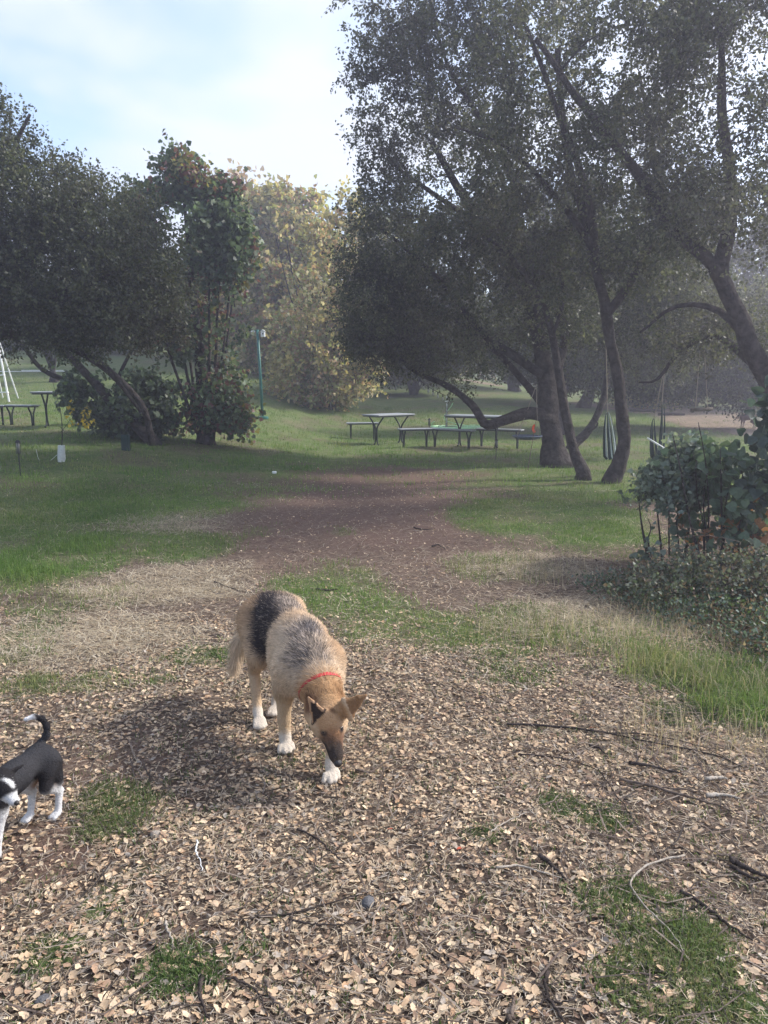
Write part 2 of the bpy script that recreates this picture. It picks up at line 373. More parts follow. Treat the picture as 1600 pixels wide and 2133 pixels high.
# ------------------------------------------------------------------ foliage
def leaf_arrays(p, dr, side, Ln, Wd, col, shape='oak', r=rng):
    """one small real leaf per row: 4-point blade or round 6-point blade"""
    n = len(p); dr = nrm(dr); side = nrm(np.cross(dr, side)); up = np.cross(dr, side)
    Ln = np.broadcast_to(Ln, (n,))[:, None]; Wd = np.broadcast_to(Wd, (n,))[:, None]
    if shape == 'oak':
        Vv = np.stack([p, p + dr * Ln * .45 + side * Wd * .5 + up * Ln * .06, p + dr * Ln, p + dr * Ln * .45 - side * Wd * .5 + up * Ln * .06], 1)
        k = 4
    else:
        Vv = np.stack([p + dr * Ln * .12, p + dr * Ln * .0 + side * Wd * .34, p + dr * Ln * .42 + side * Wd * .52 + up * Ln * .08, p + dr * Ln * .98 + side * Wd * .08 - up * Ln * .05,
                       p + dr * Ln * .98 - side * Wd * .08 - up * Ln * .05, p + dr * Ln * .42 - side * Wd * .52 + up * Ln * .08, p - side * Wd * .34], 1)
        k = 7
    return Vv.reshape(-1, 3), np.arange(n * k).reshape(n, k), np.repeat(col, k, axis=0)
PAL_OAK = np.array([(.035, .043, .026), (.055, .066, .034), (.080, .092, .048), (.115, .120, .075), (.07, .070, .055)])
PAL_YEL = np.array([(.37, .33, .14), (.46, .38, .17), (.27, .28, .11), (.32, .21, .12), (.21, .23, .10), (.46, .40, .25)])
PAL_RED = np.array([(.06, .085, .05), (.075, .11, .06), (.05, .075, .05), (.09, .12, .07), (.06, .09, .05), (.11, .055, .05), (.15, .14, .05)])
PAL_MIX = np.array([(.07, .09, .035), (.12, .12, .05), (.18, .16, .06), (.06, .075, .035), (.14, .08, .05)])
_lp = {}
def leaf_patterns(pal, seed):
    out_ = []
    for c in pal:
        key = tuple(round(float(v), 3) for v in c)
        if key not in _lp:
            mt = mat('leaf_blade', key, .5, var=.25, scale=4, spec=.35, trans=.3); L = []
            for q in range(2):
                z = (.10, .22)[q]; dr_ = (.0, -.12)[q]
                out = [(0, 0), (-.07, .20), (.03, .43), (.34, .53), (.68, .33), (1, 0)]; V = [(u, v, z * abs(v) + dr_ * u * u) for u, v in out] + [(u, -v, z * abs(v) * 1.1 + dr_ * u * u) for u, v in out[1:-1]] + [(.34, 0, dr_ * .1), (.68, 0, dr_ * .45)]
                F = [(0, 10, 3, 2, 1), (10, 11, 4, 3), (11, 5, 4), (0, 6, 7, 8, 10), (10, 8, 9, 11), (11, 9, 5)]
                me = bpy.data.meshes.new('leaf'); me.from_pydata(V, [], F); me.materials.append(mt); L.append(me)
            _lp[key] = L
        out_.append(_lp[key])
    return out_
def catm_jit(pts, n, amt, r):
    q = spline(pts, n); k = len(q)
    j = r.normal(0, 1, (k, 3)); 
    for _ in range(2): j = (np.vstack([j[:1], j[:-1]]) + j + np.vstack([j[1:], j[-1:]])) / 3
    j[0] = 0; return q + j * amt
def tree(name, label, cat, limbs, blobs, ncl=300, leaf=(.055, .034), per=60, pal=PAL_OAK, seed=1, barkm='bark', shape='oak', rc=.28, gap=.42, group=None, single=0, ntw=6, tw_r=.0035, br=(.010, .05), stemname='limb', droop=.25):
    """limbs: (points, r0, r1) in the world; blobs: ellipsoids (centre, radii, weight) where foliage grows. thing > trunk, limb, branches, crown"""
    r = np.random.default_rng(seed); base = np.array(limbs[0][0][0], float)
    root = thing(name, label, cat, base, group)
    nodes = []; nrad = []
    for li, (pts, r0, r1) in enumerate(limbs):
        L = sum(np.linalg.norm(np.subtract(a, b)) for a, b in zip(pts[:-1], pts[1:])); n = max(6, int(L / .16))
        q = catm_jit(pts, n, .035 * min(1, r0 * 8), r); rad = r0 + (r1 - r0) * np.linspace(0, 1, n) ** .85
        if li == 0: rad = rad * (1 + .55 * np.exp(-np.linspace(0, L, n) / .22))
        q[0, 2] -= .06 if abs(q[0, 2] - gz(q[0, 0], q[0, 1])) < .3 else 0
        Vt, Ft = tube(q, rad, 12 if r0 > .05 else 6, rough=.16, seed=li + seed)
        mkmesh('trunk' if li == 0 else stemname, Vt - base, Ft, M[barkm], root, smooth=True)
        nodes.append(q[n // 6:]); nrad.append(rad[n // 6:])
    nodes = np.vstack(nodes); nrad = np.concatenate(nrad)
    wts = np.array([b[2] for b in blobs], float); vol = np.array([b[1][0] * b[1][1] * b[1][2] for b in blobs]) ** (2 / 3); pr = wts * vol; pr /= pr.sum()
    C = []
    while len(C) < ncl:
        k = r.choice(len(blobs), size=400, p=pr); u = nrm(r.normal(size=(400, 3))) * (r.random((400, 1)) ** .42)
        c = np.array([blobs[i][0] for i in k]) + u * np.array([blobs[i][1] for i in k])
        keep = (vn3(c * 1.15 + seed * 7.7, seed) > gap * r.uniform(.75, 1.25, 400)) & (c[:, 2] > terrain(c[:, 0], c[:, 1]) + .12)
        C += list(c[keep])
    C = np.array(C[:ncl])
    d0 = np.array([np.min(np.linalg.norm(nodes - c, axis=1)) for c in C]); C = C[np.argsort(d0)]
    mb = MB(); NN = [nodes]; RR = [nrad]; an, ar = nodes, nrad
    for i, c in enumerate(C):
        if i % 12 == 0: an = np.vstack(NN); ar = np.concatenate(RR)
        dd = np.linalg.norm(an - c, axis=1) + np.where(an[:, 2] > c[2] + .2, .35, 0); j = int(np.argmin(dd)); a = an[j]; dist = np.linalg.norm(c - a)
        if dist < .05: continue
        mid = (a + c) / 2 + r.normal(0, .09 * dist, 3) + np.array([0, 0, .08 * dist]); n = max(3, int(dist / .14))
        q = catm_jit([a, mid, c], n + 1, .015, r); r0 = float(np.clip(min(ar[j] * .7, br[0] + br[1] * dist * .35), tw_r, br[1])); rad = np.linspace(r0, tw_r, n + 1)
        mb.tube(q, rad, 5 if r0 > .015 else 3, cap=False); NN.append(q[1:]); RR.append(rad[1:])
    # twigs and leaves
    nT = len(C) * ntw; c0 = np.repeat(C, ntw, 0)
    cen = np.average([b[0] for b in blobs], axis=0, weights=pr)
    D = nrm(nrm(r.normal(size=(nT, 3))) + .5 * nrm(c0 - cen) + np.array([0, 0, .15 - droop * .5])); Lt = rc * r.uniform(.6, 1.5, nT)
    s0 = c0 + r.normal(0, rc * .18, (nT, 3)); s1 = s0 + D * Lt[:, None]
    tv = np.stack([s0 + [tw_r * .8, 0, 0], s0 - [tw_r * .4, tw_r * .7, 0], s0 - [tw_r * .4, -tw_r * .7, 0], s1], 1).reshape(-1, 3); b4 = np.arange(nT)[:, None] * 4
    tf = np.concatenate([b4 + [0, 1, 3], b4 + [1, 2, 3], b4 + [2, 0, 3]])
    ob = mb.build('branches', M[barkm], root, smooth=True); ob.location = Vector(-base); ob['kind'] = 'stuff'
    ot = mkmesh('twigs', tv - base, tf, M[barkm], root); ot['kind'] = 'stuff'
    pl = max(1, per // ntw); n = nT * pl; ti = np.repeat(np.arange(nT), pl); tt = r.uniform(.12, 1.05, n)
    p = s0[ti] + D[ti] * (Lt[ti] * tt)[:, None] + r.normal(0, leaf[0] * .5, (n, 3))
    ld = D[ti] * .5 + r.normal(0, .7, (n, 3)) - np.array([0, 0, droop])
    sc_ = r.uniform(.65, 1.3, n)
    tone = vn3(p * 1.6 + 3, seed + 5)[:, None] * .6 + .7; pi = (vn3(p * .9 + 11, seed + 9) * len(pal) * 1.3 + r.normal(0, .9, n) - .15 * len(pal)).astype(int).clip(0, len(pal) - 1)
    col = pal[pi] * tone * r.uniform(.7, 1.35, (n, 1))
    sd0 = r.normal(size=(n, 3))
    if single:   # the leaves that show largest, one object each
        vis = np.linalg.norm(p - [0, 0, HCAM], axis=1) / sc_; qx, qy = proj(p); vis = vis + 99 * ((qx < 0) | (qx > 1600)); o1 = np.argsort(vis)[:single]; rest = np.setdiff1d(np.arange(n), o1)
        pats = leaf_patterns(pal, seed)
        dd = nrm(ld[o1]); ss = nrm(np.cross(dd, sd0[o1])); uu = np.cross(dd, ss)
        for j, i in enumerate(o1):
            o = bpy.data.objects.new('leaf', pats[int(pi[i])][j % 2]); sc.collection.objects.link(o); o.parent = root; k = float(leaf[0] * sc_[i])
            o.matrix_basis = Matrix([[dd[j][q] * k, ss[j][q] * k * leaf[1] / leaf[0], uu[j][q] * k, p[i][q] - base[q]] for q in range(3)] + [[0, 0, 0, 1]])
        p, ld, sd0, sc_, col = p[rest], ld[rest], sd0[rest], sc_[rest], col[rest]
        if not len(p): return root
    Vl, Fl, Cl = leaf_arrays(p, ld, sd0, leaf[0] * sc_, leaf[1] * sc_, col, shape)
    mkmesh('crown', Vl - base, Fl, M['leaf'], root, Cl)
    return root
def B(px, py, Y, rx, ry, dep=None, w=1.):
    c = P(px, py, Y); k = Y / FPX * 1.0
    return (c, (rx * k, dep if dep else (rx + ry) * .5 * k, ry * k), w)
def PL(*pts):   # limb polyline through (px, py, Y)
    return [P(*p) for p in pts]
def root_at(px, py, rest):
    b = G(px, py); return [b] + [P(a, c, b[1] + e) for a, c, e in rest]
# ------------------------------------------------------------------ trees (each a thing of its own)
# big multi-stemmed oak on the right, with a limb lying over the picnic table
b1 = G(1160, 972); Y1 = b1[1]
tree('oak_tree', 'large dark oak with thick trunk and low limb arching over the picnic table', 'oak tree', [
    (root_at(1160, 972, [(1150, 900, .05), (1140, 800, .1), (1120, 700, .1), (1090, 600, 0), (1030, 500, -.3), (960, 400, -.6), (900, 300, -.8)]), .235, .045),
    (PL((1150, 875, Y1), (1100, 860, Y1 - .1), (1045, 876, Y1 - .25), (1010, 882, Y1 - .2), (985, 850, Y1), (950, 815, Y1 + .6), (915, 795, Y1 + 1), (870, 775, Y1 + 1.4), (820, 740, Y1 + 1.8)), .13, .035),
    (PL((1145, 820, Y1 + .1), (1175, 700, Y1 + .3), (1150, 620, Y1 + .3), (1100, 540, Y1 + .2), (1000, 470, Y1 + .2), (900, 400, Y1), (800, 330, Y1)), .10, .03),
    (PL((1130, 780, Y1), (1010, 700, Y1 + .3), (930, 600, Y1 + .3), (850, 520, Y1), (780, 470, Y1)), .09, .02),
    (PL((1145, 860, Y1 + .2), (1060, 760, Y1 + .8), (980, 690, Y1 + 1), (880, 640, Y1 + 1), (790, 640, Y1 + 1)), .08, .02),
    (PL((1060, 560, Y1), (1080, 420, Y1), (1020, 280, Y1), (940, 150, Y1), (900, 20, Y1)), .07, .02),
], [B(900, 230, Y1, 165, 210, 1.3, 1.0), B(830, 120, Y1, 90, 100, .8, .9), B(1060, 110, Y1, 200, 150, 1.2, .75), B(980, 440, Y1, 230, 160, 1.5, 1.1), B(850, 560, Y1 + .3, 130, 150, 1.3, 1.2),
    B(1080, 640, Y1 + .5, 200, 100, 1.2, .8), B(800, 640, Y1 + .8, 80, 100, 1, 1.1), B(790, 310, Y1, 50, 60, .6, .5), B(745, 165, Y1, 42, 36, .4, .5), B(900, 710, Y1 + 1.4, 130, 70, 1, 1.5), B(820, 715, Y1 + 1.4, 90, 60, .9, 1.5), B(760, 690, Y1 + 1.2, 50, 60, .7, .9), B(1000, -60, Y1, 280, 120, 1.4, .6), B(1000, 760, Y1 + 1.6, 110, 50, .8, .35), B(760, 620, Y1 + .8, 60, 130, .8, .9), B(1150, 500, Y1 + .8, 130, 120, 1, .8), B(790, 420, Y1, 50, 90, .6, .6)],
    ncl=1500, per=94, leaf=(.062, .037), seed=11, rc=.34, gap=.36, br=(.008, .045))
# slender twin-stemmed oak with the curving trunk
b2 = G(1270, 1005); Y2 = b2[1]
tree('oak_tree', 'slender tall oak whose curved bare trunk stands right of the thick one', 'oak tree', [
    (root_at(1270, 1005, [(1292, 960, 0), (1302, 900, 0), (1290, 820, 0), (1272, 720, 0), (1255, 620, 0), (1238, 530, .05), (1212, 440, .1), (1185, 350, .1), (1170, 240, .1), (1160, 100, .1)]), .125, .04),
    (PL((1238, 530, Y2), (1225, 420, Y2 - .1), (1200, 330, Y2 - .2), (1150, 200, Y2 - .3), (1100, 60, Y2 - .3)), .075, .03),
    (PL((1235, 520, Y2), (1180, 440, Y2), (1120, 365, Y2), (1040, 300, Y2), (950, 270, Y2)), .06, .015),
    (PL((1262, 660, Y2), (1330, 560, Y2 + .2), (1380, 430, Y2 + .3), (1360, 300, Y2 + .3), (1330, 150, Y2 + .2)), .07, .02),
], [B(1200, 280, Y2, 190, 180, 1.2, 1.), B(1080, 330, Y2, 110, 90, .8, .7), B(1200, 80, Y2, 230, 140, 1.2, .8), B(1350, 520, Y2 + .3, 140, 90, 1, .8), B(1180, 520, Y2 + .6, 140, 80, .8, .6), B(1150, -90, Y2, 300, 130, 1.2, .7)],
    ncl=520, per=78, leaf=(.060, .036), seed=12, rc=.32, gap=.40, br=(.008, .04))
tree('oak_tree', 'thin leaning oak stem between the thick trunk and the slender curved one', 'oak tree', [
    (root_at(1215, 1000, [(1195, 940, .1), (1175, 860, .15), (1160, 760, .2), (1145, 680, .2), (1110, 600, .3), (1060, 530, .4), (990, 480, .5)]), .10, .03),
    (PL((1150, 700, b2[1] + .4), (1175, 620, b2[1] + .5), (1160, 540, b2[1] + .6)), .04, .015)],
    [B(1080, 560, Y2 + .5, 150, 90, .8, 1), B(980, 500, Y2 + .6, 100, 70, .7, 1)], ncl=150, per=80, leaf=(.060, .036), seed=13, rc=.3)
tree('oak_tree', 'short forked oak stem curving up to the right behind the trunks', 'oak tree', [
    (root_at(1188, 935, [(1225, 900, .1), (1250, 850, .2), (1262, 790, .3), (1275, 700, .4), (1330, 620, .5), (1400, 560, .7)]), .11, .03),
    (PL((1225, 900, b1[1] + 1.8), (1245, 885, b1[1] + 1.8), (1235, 870, b1[1] + 1.8)), .03, .01)],
    [B(1320, 650, Y1 + 2.2, 180, 90, 1.2, 1), B(1450, 620, Y1 + 2.4, 150, 110, 1.2, 1), B(1400, 740, Y1 + 2.6, 120, 40, 1, .7)], ncl=420, per=72, leaf=(.065, .04), seed=14, rc=.36)
bh = G(1165, 905); Yh = bh[1]
tree('oak_tree', 'low spreading oak behind the thick trunk whose leaves hang down over the hammocks', 'oak tree', [
    (root_at(1165, 905, [(1170, 830, .3), (1190, 740, .6), (1260, 690, 1.0), (1360, 680, 1.4), (1460, 720, 1.6), (1520, 770, 1.8)]), .15, .03),
    (PL((1175, 800, Yh + .4), (1120, 720, Yh + .6), (1060, 680, Yh + .8)), .08, .02), (PL((1300, 690, Yh + 1.2), (1340, 750, Yh + 1.5), (1440, 800, Yh + 1.7)), .06, .015)],
    [B(1150, 720, Yh + .8, 110, 80, 1.5, 1.), B(1250, 690, Yh + 1.2, 130, 90, 1.5, 1.), B(1390, 690, Yh + 1.4, 130, 100, 1.5, 1.), B(1520, 690, Yh + 1.6, 130, 110, 1.5, 1.), B(1620, 700, Yh + 1.6, 110, 110, 1.5, .8),
     B(1440, 790, Yh + 1.6, 120, 40, 1.2, 3.), B(1570, 800, Yh + 1.5, 110, 45, 1.2, 2.5), B(1310, 785, Yh + 1.4, 90, 34, 1.2, 2.), B(1180, 785, Yh + 1., 90, 36, 1, 1.6), B(1040, 760, Yh + 1.4, 60, 30, 1, .6), B(1030, 690, Yh + 1., 90, 70, 1.2, .8)],
    ncl=1300, per=62, leaf=(.095, .06), seed=16, rc=.42, gap=.36, br=(.01, .05))
# far right leaning oak
tree('oak_tree', 'broad oak leaning in from the right edge over the rope swing', 'oak tree', [
    ([np.array([6.6, 10.4, gz(6.6, 10.4)])] + PL((1640, 860, 10.3), (1590, 770, 10.2), (1545, 690, 10.1), (1510, 600, 10.1), (1475, 540, 10.1), (1400, 480, 10), (1300, 330, 10), (1200, 200, 9.9), (1120, 80, 9.9)), .17, .03),
    (PL((1500, 570, 10.1), (1520, 460, 10.1), (1515, 340, 10.1), (1500, 180, 10.1), (1505, 20, 10)), .11, .03),
    (PL((1545, 690, 10.1), (1480, 640, 10.3), (1400, 640, 10.5), (1330, 690, 10.7)), .06, .015),
    (PL((1570, 760, 10.3), (1490, 700, 10.8), (1420, 730, 11.2), (1370, 790, 11.6), (1330, 800, 11.8)), .06, .012),
    (PL((1600, 800, 10.3), (1680, 600, 10), (1700, 350, 9.8), (1680, 60, 9.8)), .14, .04)],
    [B(1480, 210, 10, 190, 170, 1.2, .75), B(1590, 60, 10, 180, 140, 1.1, .7), B(1380, 120, 10, 150, 130, 1, .6), B(1560, 440, 10.1, 150, 130, 1, .8), B(1400, 420, 9.8, 130, 90, .9, .8), B(1290, 310, 9.6, 110, 90, .6, .7), B(1640, 620, 10.6, 140, 150, 1.2, .8),
     B(1470, -80, 10, 300, 110, 1.2, .6), B(1460, 690, 10.8, 120, 50, .8, .55), B(1750, 300, 10, 150, 300, 1.5, .8)],
    ncl=740, per=76, leaf=(.056, .034), seed=15, rc=.33, gap=.44, br=(.008, .04))
# oak behind whose crown hangs low over the swing and the path
def bg(name, label, px, py, ht_px, wd_px, pal, seed, ncl=170, per=42, leaf=(.10, .065), stems=1, r0=.12, dy=0., low=.35, rc=.5, shape='oak', barkm='bark', gap=.38, group=None, cat='tree', dep=None):
    b = G(px, py); Yb = b[1] + dy; k = Yb / FPX; r = random.Random(seed); limbs = []
    top = py - ht_px
    for i in range(stems):
        ex = px + (r.uniform(-.5, .5) * wd_px if stems > 1 else r.uniform(-.1, .1) * wd_px); ey = top + ht_px * r.uniform(.12, .4)
        limbs.append(([b + np.array([r.uniform(-.12, .12) * (stems > 1), r.uniform(-.1, .1), 0]), P(px + (ex - px) * .25, py - ht_px * .25, Yb), P(px + (ex - px) * .6 + r.uniform(-12, 12), py - ht_px * .5, Yb + r.uniform(-.3, .3)), P(ex, ey, Yb + r.uniform(-.5, .5))], r0 * r.uniform(.6, 1), r0 * .2))
    cy = py - ht_px * (low + 1) / 2; ry = ht_px * (1 - low) / 2
    bl = [B(px, cy, Yb, wd_px * .36, ry, dep, 1.), B(px - wd_px * .28, cy + ry * .35, Yb, wd_px * .24, ry * .6, dep, .8), B(px + wd_px * .28, cy + ry * .3, Yb + .3, wd_px * .24, ry * .6, dep, .8), B(px + r.uniform(-.2, .2) * wd_px, cy - ry * .55, Yb, wd_px * .2, ry * .42, dep, .7)]
    bl += [B(px + r.uniform(-.38, .38) * wd_px, top + ht_px * r.uniform(-.02, .14), Yb, wd_px * .05, ht_px * .10, .4, .8) for _ in range(5)]
    bl += [B(px, py - ht_px * (low + .20), Yb + .2, wd_px * .46, ht_px * .2, dep, 1.), B(px - wd_px * .1, py - ht_px * (low + .10), Yb - .2, wd_px * .42, ht_px * .11, dep, 1.8)]
    leaf = (leaf[0] * 1.35, leaf[1] * 1.35)
    return tree(name, label, cat, limbs, bl, ncl=ncl, per=per, leaf=leaf, pal=pal, seed=seed, rc=rc, shape=shape, barkm=barkm, gap=gap, group=group, ntw=5)
PAL_DK = PAL_OAK * .9
bg('oak_tree', 'dense dark oak behind the picnic tables, its crown reaching down to the grass', 1070, 815, 440, 330, PAL_DK, 21, ncl=700, per=60, r0=.35, low=.12, stems=2, leaf=(.11, .07))
bg('oak_tree', 'dark spreading oak beyond the hanging striped hammock', 1215, 850, 440, 400, PAL_DK, 22, ncl=720, per=60, r0=.2, low=.14, stems=4, leaf=(.12, .08))
bg('oak_tree', 'low-crowned oak standing behind the rope swing beside the dirt track', 1440, 846, 440, 430, PAL_DK, 23, ncl=860, per=60, r0=.2, low=.12, stems=4, leaf=(.11, .07))
bg('oak_tree', 'dark oak on the far side of the dirt track by the right edge', 1620, 850, 440, 330, PAL_DK, 24, ncl=500, per=50, r0=.2, low=.2, stems=3, leaf=(.12, .08))
bg('olive_shrub', 'pale yellow-green shrub glowing behind the trunks at the track', 1345, 850, 110, 170, PAL_MIX * 1.9, 25, ncl=150, per=40, r0=.05, low=.1, stems=5, leaf=(.12, .08), cat='shrub')
bg('oak_tree', 'multi-stemmed oak behind the string of light bulbs', 860, 822, 360, 300, PAL_DK, 26, ncl=760, per=60, r0=.14, low=.10, stems=6, leaf=(.10, .065))
bg('poplar_tree', 'yellow-green bushy tree right of the bulb string, half behind the oak limb', 925, 792, 130, 130, PAL_MIX * 1.3, 27, ncl=130, per=40, r0=.08, low=.15, stems=4, leaf=(.13, .08))
# autumn yellow trees in the middle
bg('birch_tree', 'golden many-stemmed autumn tree in the middle of the clearing', 690, 852, 430, 240, PAL_YEL, 31, ncl=520, per=48, r0=.06, low=.04, stems=10, leaf=(.10, .075), rc=.42, shape='round', barkm='bark', gap=.32)
bg('birch_tree', 'golden autumn tree behind the green post, its top left of the tallest one', 600, 792, 375, 210, PAL_YEL * .95, 32, ncl=460, per=48, r0=.10, low=.04, stems=6, leaf=(.14, .10), rc=.55, shape='round', gap=.40)
bg('birch_tree', 'rusty yellow tree at the back between the green post and the round-leaved tree', 515, 762, 350, 190, PAL_YEL * np.array([.95, .85, 1.]), 33, ncl=380, per=44, r0=.10, low=.03, stems=5, leaf=(.16, .11), rc=.6, shape='round', gap=.40)
bg('birch_tree', 'hazy olive tree behind the golden ones, close to the dark oak', 770, 770, 330, 190, PAL_MIX * 1.2, 34, ncl=380, per=44, r0=.12, low=.04, stems=4, leaf=(.17, .11), rc=.65)
bg('poplar_tree', 'pale yellow-green thicket tree filling the gap left of the golden multi-stemmed one', 560, 778, 370, 170, (PAL_YEL + PAL_MIX[[0, 1, 2, 1, 0, 2]] * 1.5) * .6, 36, ncl=340, per=44, r0=.06, low=.03, stems=9, leaf=(.13, .09), rc=.5, shape='round', gap=.38)
bg('poplar_tree', 'wispy yellow-green tree between the golden multi-stemmed one and the dark oak', 790, 800, 360, 150, (PAL_YEL + PAL_MIX[[0, 1, 2, 1, 0, 2]] * 1.5) * .55, 37, ncl=320, per=44, r0=.06, low=.04, stems=9, leaf=(.12, .085), rc=.5, shape='round', gap=.38)
bg('plum_shrub', 'low purplish bush at the foot of the golden trees', 560, 775, 90, 90, PAL_RED * np.array([1.6, .7, 1.3]), 35, ncl=90, per=36, r0=.04, low=.1, stems=4, leaf=(.14, .10), cat='shrub')
# left side
bL = G(430, 925); YL = bL[1]
tree('redbud_tree', 'tall redbud with round leaves, partly turned red, left of the clearing', 'redbud tree', [
    (root_at(432, 925, [(425, 860, 0), (418, 790, 0), (415, 700, 0), (400, 600, 0), (390, 480, 0), (380, 370, 0)]), .15, .02)] +
    [(root_at(432 + dx, 925 - 3, [(432 + dx + ex * .2, 840, e), (432 + dx + ex * .5, 720, e), (432 + dx + ex * .8, 590, e), (432 + dx + ex, ty, e)]), .045, .012) for dx, ex, ty, e in
     ((-10, -90, 480, .2), (8, 20, 420, -.2), (10, 60, 520, .3), (-14, -140, 640, -.3), (-6, -40, 400, .3), (4, 0, 450, -.4), (12, 45, 640, 0), (-12, -60, 560, .5))],
    [B(385, 395, YL, 62, 50, .6, .7), B(455, 430, YL, 36, 50, .5, .6), B(318, 430, YL, 40, 46, .5, .6), B(395, 510, YL, 125, 90, .9, 1.3), B(300, 470, YL, 50, 60, .6, .8), B(475, 490, YL, 45, 70, .6, .8), B(430, 650, YL, 95, 100, .8, .8), B(330, 620, YL - .2, 110, 110, .8, .9), B(480, 560, YL, 40, 60, .6, .5), B(490, 400, YL, 14, 14, .2, .25), B(360, 340, YL, 10, 26, .15, .3), B(470, 860, YL - .1, 60, 60, .6, .7), B(390, 830, YL, 60, 60, .6, .5), B(460, 790, YL, 45, 60, .6, .5), B(480, 870, YL - .2, 35, 55, .5, .8), B(380, 330, YL, 22, 28, .3, .5)],
    ncl=860, per=28, single=300, leaf=(.085, .088), pal=PAL_RED * 1.25, seed=41, rc=.27, shape='round', gap=.40, br=(.005, .02), ntw=5)
tree('redbud_tree', 'leaning redbud with broad green leaves hanging over the left picnic table', 'redbud tree', [
    (root_at(322, 925, [(290, 890, 0), (240, 850, 0), (190, 790, .1), (130, 730, .2), (60, 690, .3), (-20, 650, .3)]), .12, .05),
    (root_at(318, 928, [(300, 850, -.2), (250, 790, -.2), (190, 740, -.1), (130, 690, 0), (60, 600, 0)]), .07, .03),
    (PL((240, 850, YL - .2), (250, 780, YL - .3), (290, 700, YL - .3), (330, 600, YL - .3)), .05, .015),
    (PL((160, 800, YL), (90, 770, YL), (30, 705, YL - .1), (-40, 720, YL - .1)), .055, .03)],
    [B(290, 830, YL - .3, 65, 80, .8, 1.1), B(215, 740, YL - .3, 90, 30, .5, .7), B(240, 850, YL - .5, 80, 40, .5, .9), B(190, 820, YL - .4, 50, 50, .4, .6), B(300, 700, YL - .2, 90, 60, .8, .9), B(290, 640, YL - .2, 70, 60, .8, .8)],
    ncl=380, per=30, leaf=(.085, .09), pal=PAL_RED[:5] * 1.2, seed=42, single=300, rc=.28, shape='round', gap=.44, br=(.005, .02), ntw=5)
tree('oak_tree', 'dark twiggy oak filling the left edge above the picnic table', 'oak tree', [
    ([np.array([-8.2, 11.6, gz(-8.2, 11.6)])] + PL((-150, 780, 11.6), (-60, 650, 11.6), (40, 560, 11.5), (120, 480, 11.5), (170, 400, 11.4)), .26, .04),
    (PL((-60, 650, 11.6), (60, 640, 11.2), (170, 600, 11), (270, 560, 11)), .10, .02),
    (PL((-60, 650, 11.6), (-20, 480, 11.6), (20, 340, 11.6), (60, 240, 11.6)), .11, .02),
    (PL((-40, 690, 11.6), (40, 700, 11.4), (130, 720, 11.3), (220, 770, 11.2), (290, 860, 11.2)), .07, .02)],
    [B(60, 430, 11.5, 130, 120, 1.1, 1.), B(150, 460, 11.4, 100, 90, .9, .9), B(60, 580, 11.4, 150, 110, 1.2, 1.2), B(210, 560, 11.2, 90, 100, .9, 1.), B(20, 320, 11.6, 60, 80, .8, .8), B(120, 650, 11.2, 140, 60, .8, 1.), B(-80, 560, 11.6, 140, 200, 1.5, .8), B(225, 430, 11.3, 55, 60, .6, .6), B(275, 510, 11.2, 70, 100, .8, 1.3), B(310, 640, 11.1, 70, 90, .7, 1.4), B(340, 560, 11.2, 40, 90, .6, .8), B(180, 690, 11.2, 130, 40, .7, .9), B(-60, 300, 11.6, 80, 120, 1, .7), B(5, 250, 11.6, 30, 30, .3, .4)],
    ncl=1280, per=82, leaf=(.052, .032), seed=43, rc=.30, gap=.34, br=(.007, .035))
bg('young_tree', 'small dark multi-stemmed tree on the sunny lawn behind the left table', 112, 796, 190, 120, PAL_DK, 44, ncl=100, per=40, r0=.09, low=.5, stems=5, leaf=(.12, .08))
bg('oak_tree', 'distant oak row tree at the top of the left lawn by the edge', 30, 728, 150, 170, PAL_DK * 1.2, 45, ncl=150, per=40, r0=.2, low=.12, stems=3, leaf=(.24, .15), rc=.8)
bg('oak_tree', 'distant olive tree at the top of the left lawn, behind the redbud', 240, 735, 230, 190, PAL_MIX, 46, ncl=200, per=40, r0=.2, low=.08, stems=3, leaf=(.24, .15), rc=.8)
bg('oak_tree', 'distant dull green tree seen between the redbud and the golden trees', 450, 742, 250, 170, PAL_MIX * .9, 47, ncl=200, per=40, r0=.2, low=.08, stems=3, leaf=(.24, .15), rc=.8)
# a ring of woods far behind that reads as one mass
def woods():
    r = np.random.default_rng(99); n = 150; cx = np.linspace(-75, 75, n) + r.normal(0, 1.5, n); cy = 62 + r.uniform(-5, 14, n) - np.abs(cx) * .1
    Vs, Cs = [], []
    for x, y in zip(cx, cy):
        h = r.uniform(4, 7) * (.8 if abs(x) < 8 else 1); wd = r.uniform(2.2, 3.6); z = gz(x, y); k = 260; u = nrm(r.normal(size=(k, 3))) * (r.random((k, 1)) ** .4)
        c = np.array([x, y, z + h * .5]) + u * [wd, wd, h * .52]; pal = (PAL_OAK, PAL_MIX, PAL_YEL)[int(r.choice(3, p=[.45, .4, .15]))] * 1.1
        v, f, cc = leaf_arrays(c, r.normal(size=(k, 3)), r.normal(size=(k, 3)), r.uniform(.5, .9, k), r.uniform(.3, .6, k), pal[r.integers(0, len(pal), k)]); Vs.append(v); Cs.append(cc)
    V = np.vstack(Vs); o = mkmesh('distant_woods', V, np.arange(len(V)).reshape(-1, 4), M['leaf'], None, np.vstack(Cs)); o['kind'] = 'stuff'
    tag(o, 'hazy mass of woods closing the view far behind the lawn', 'woods')
woods()

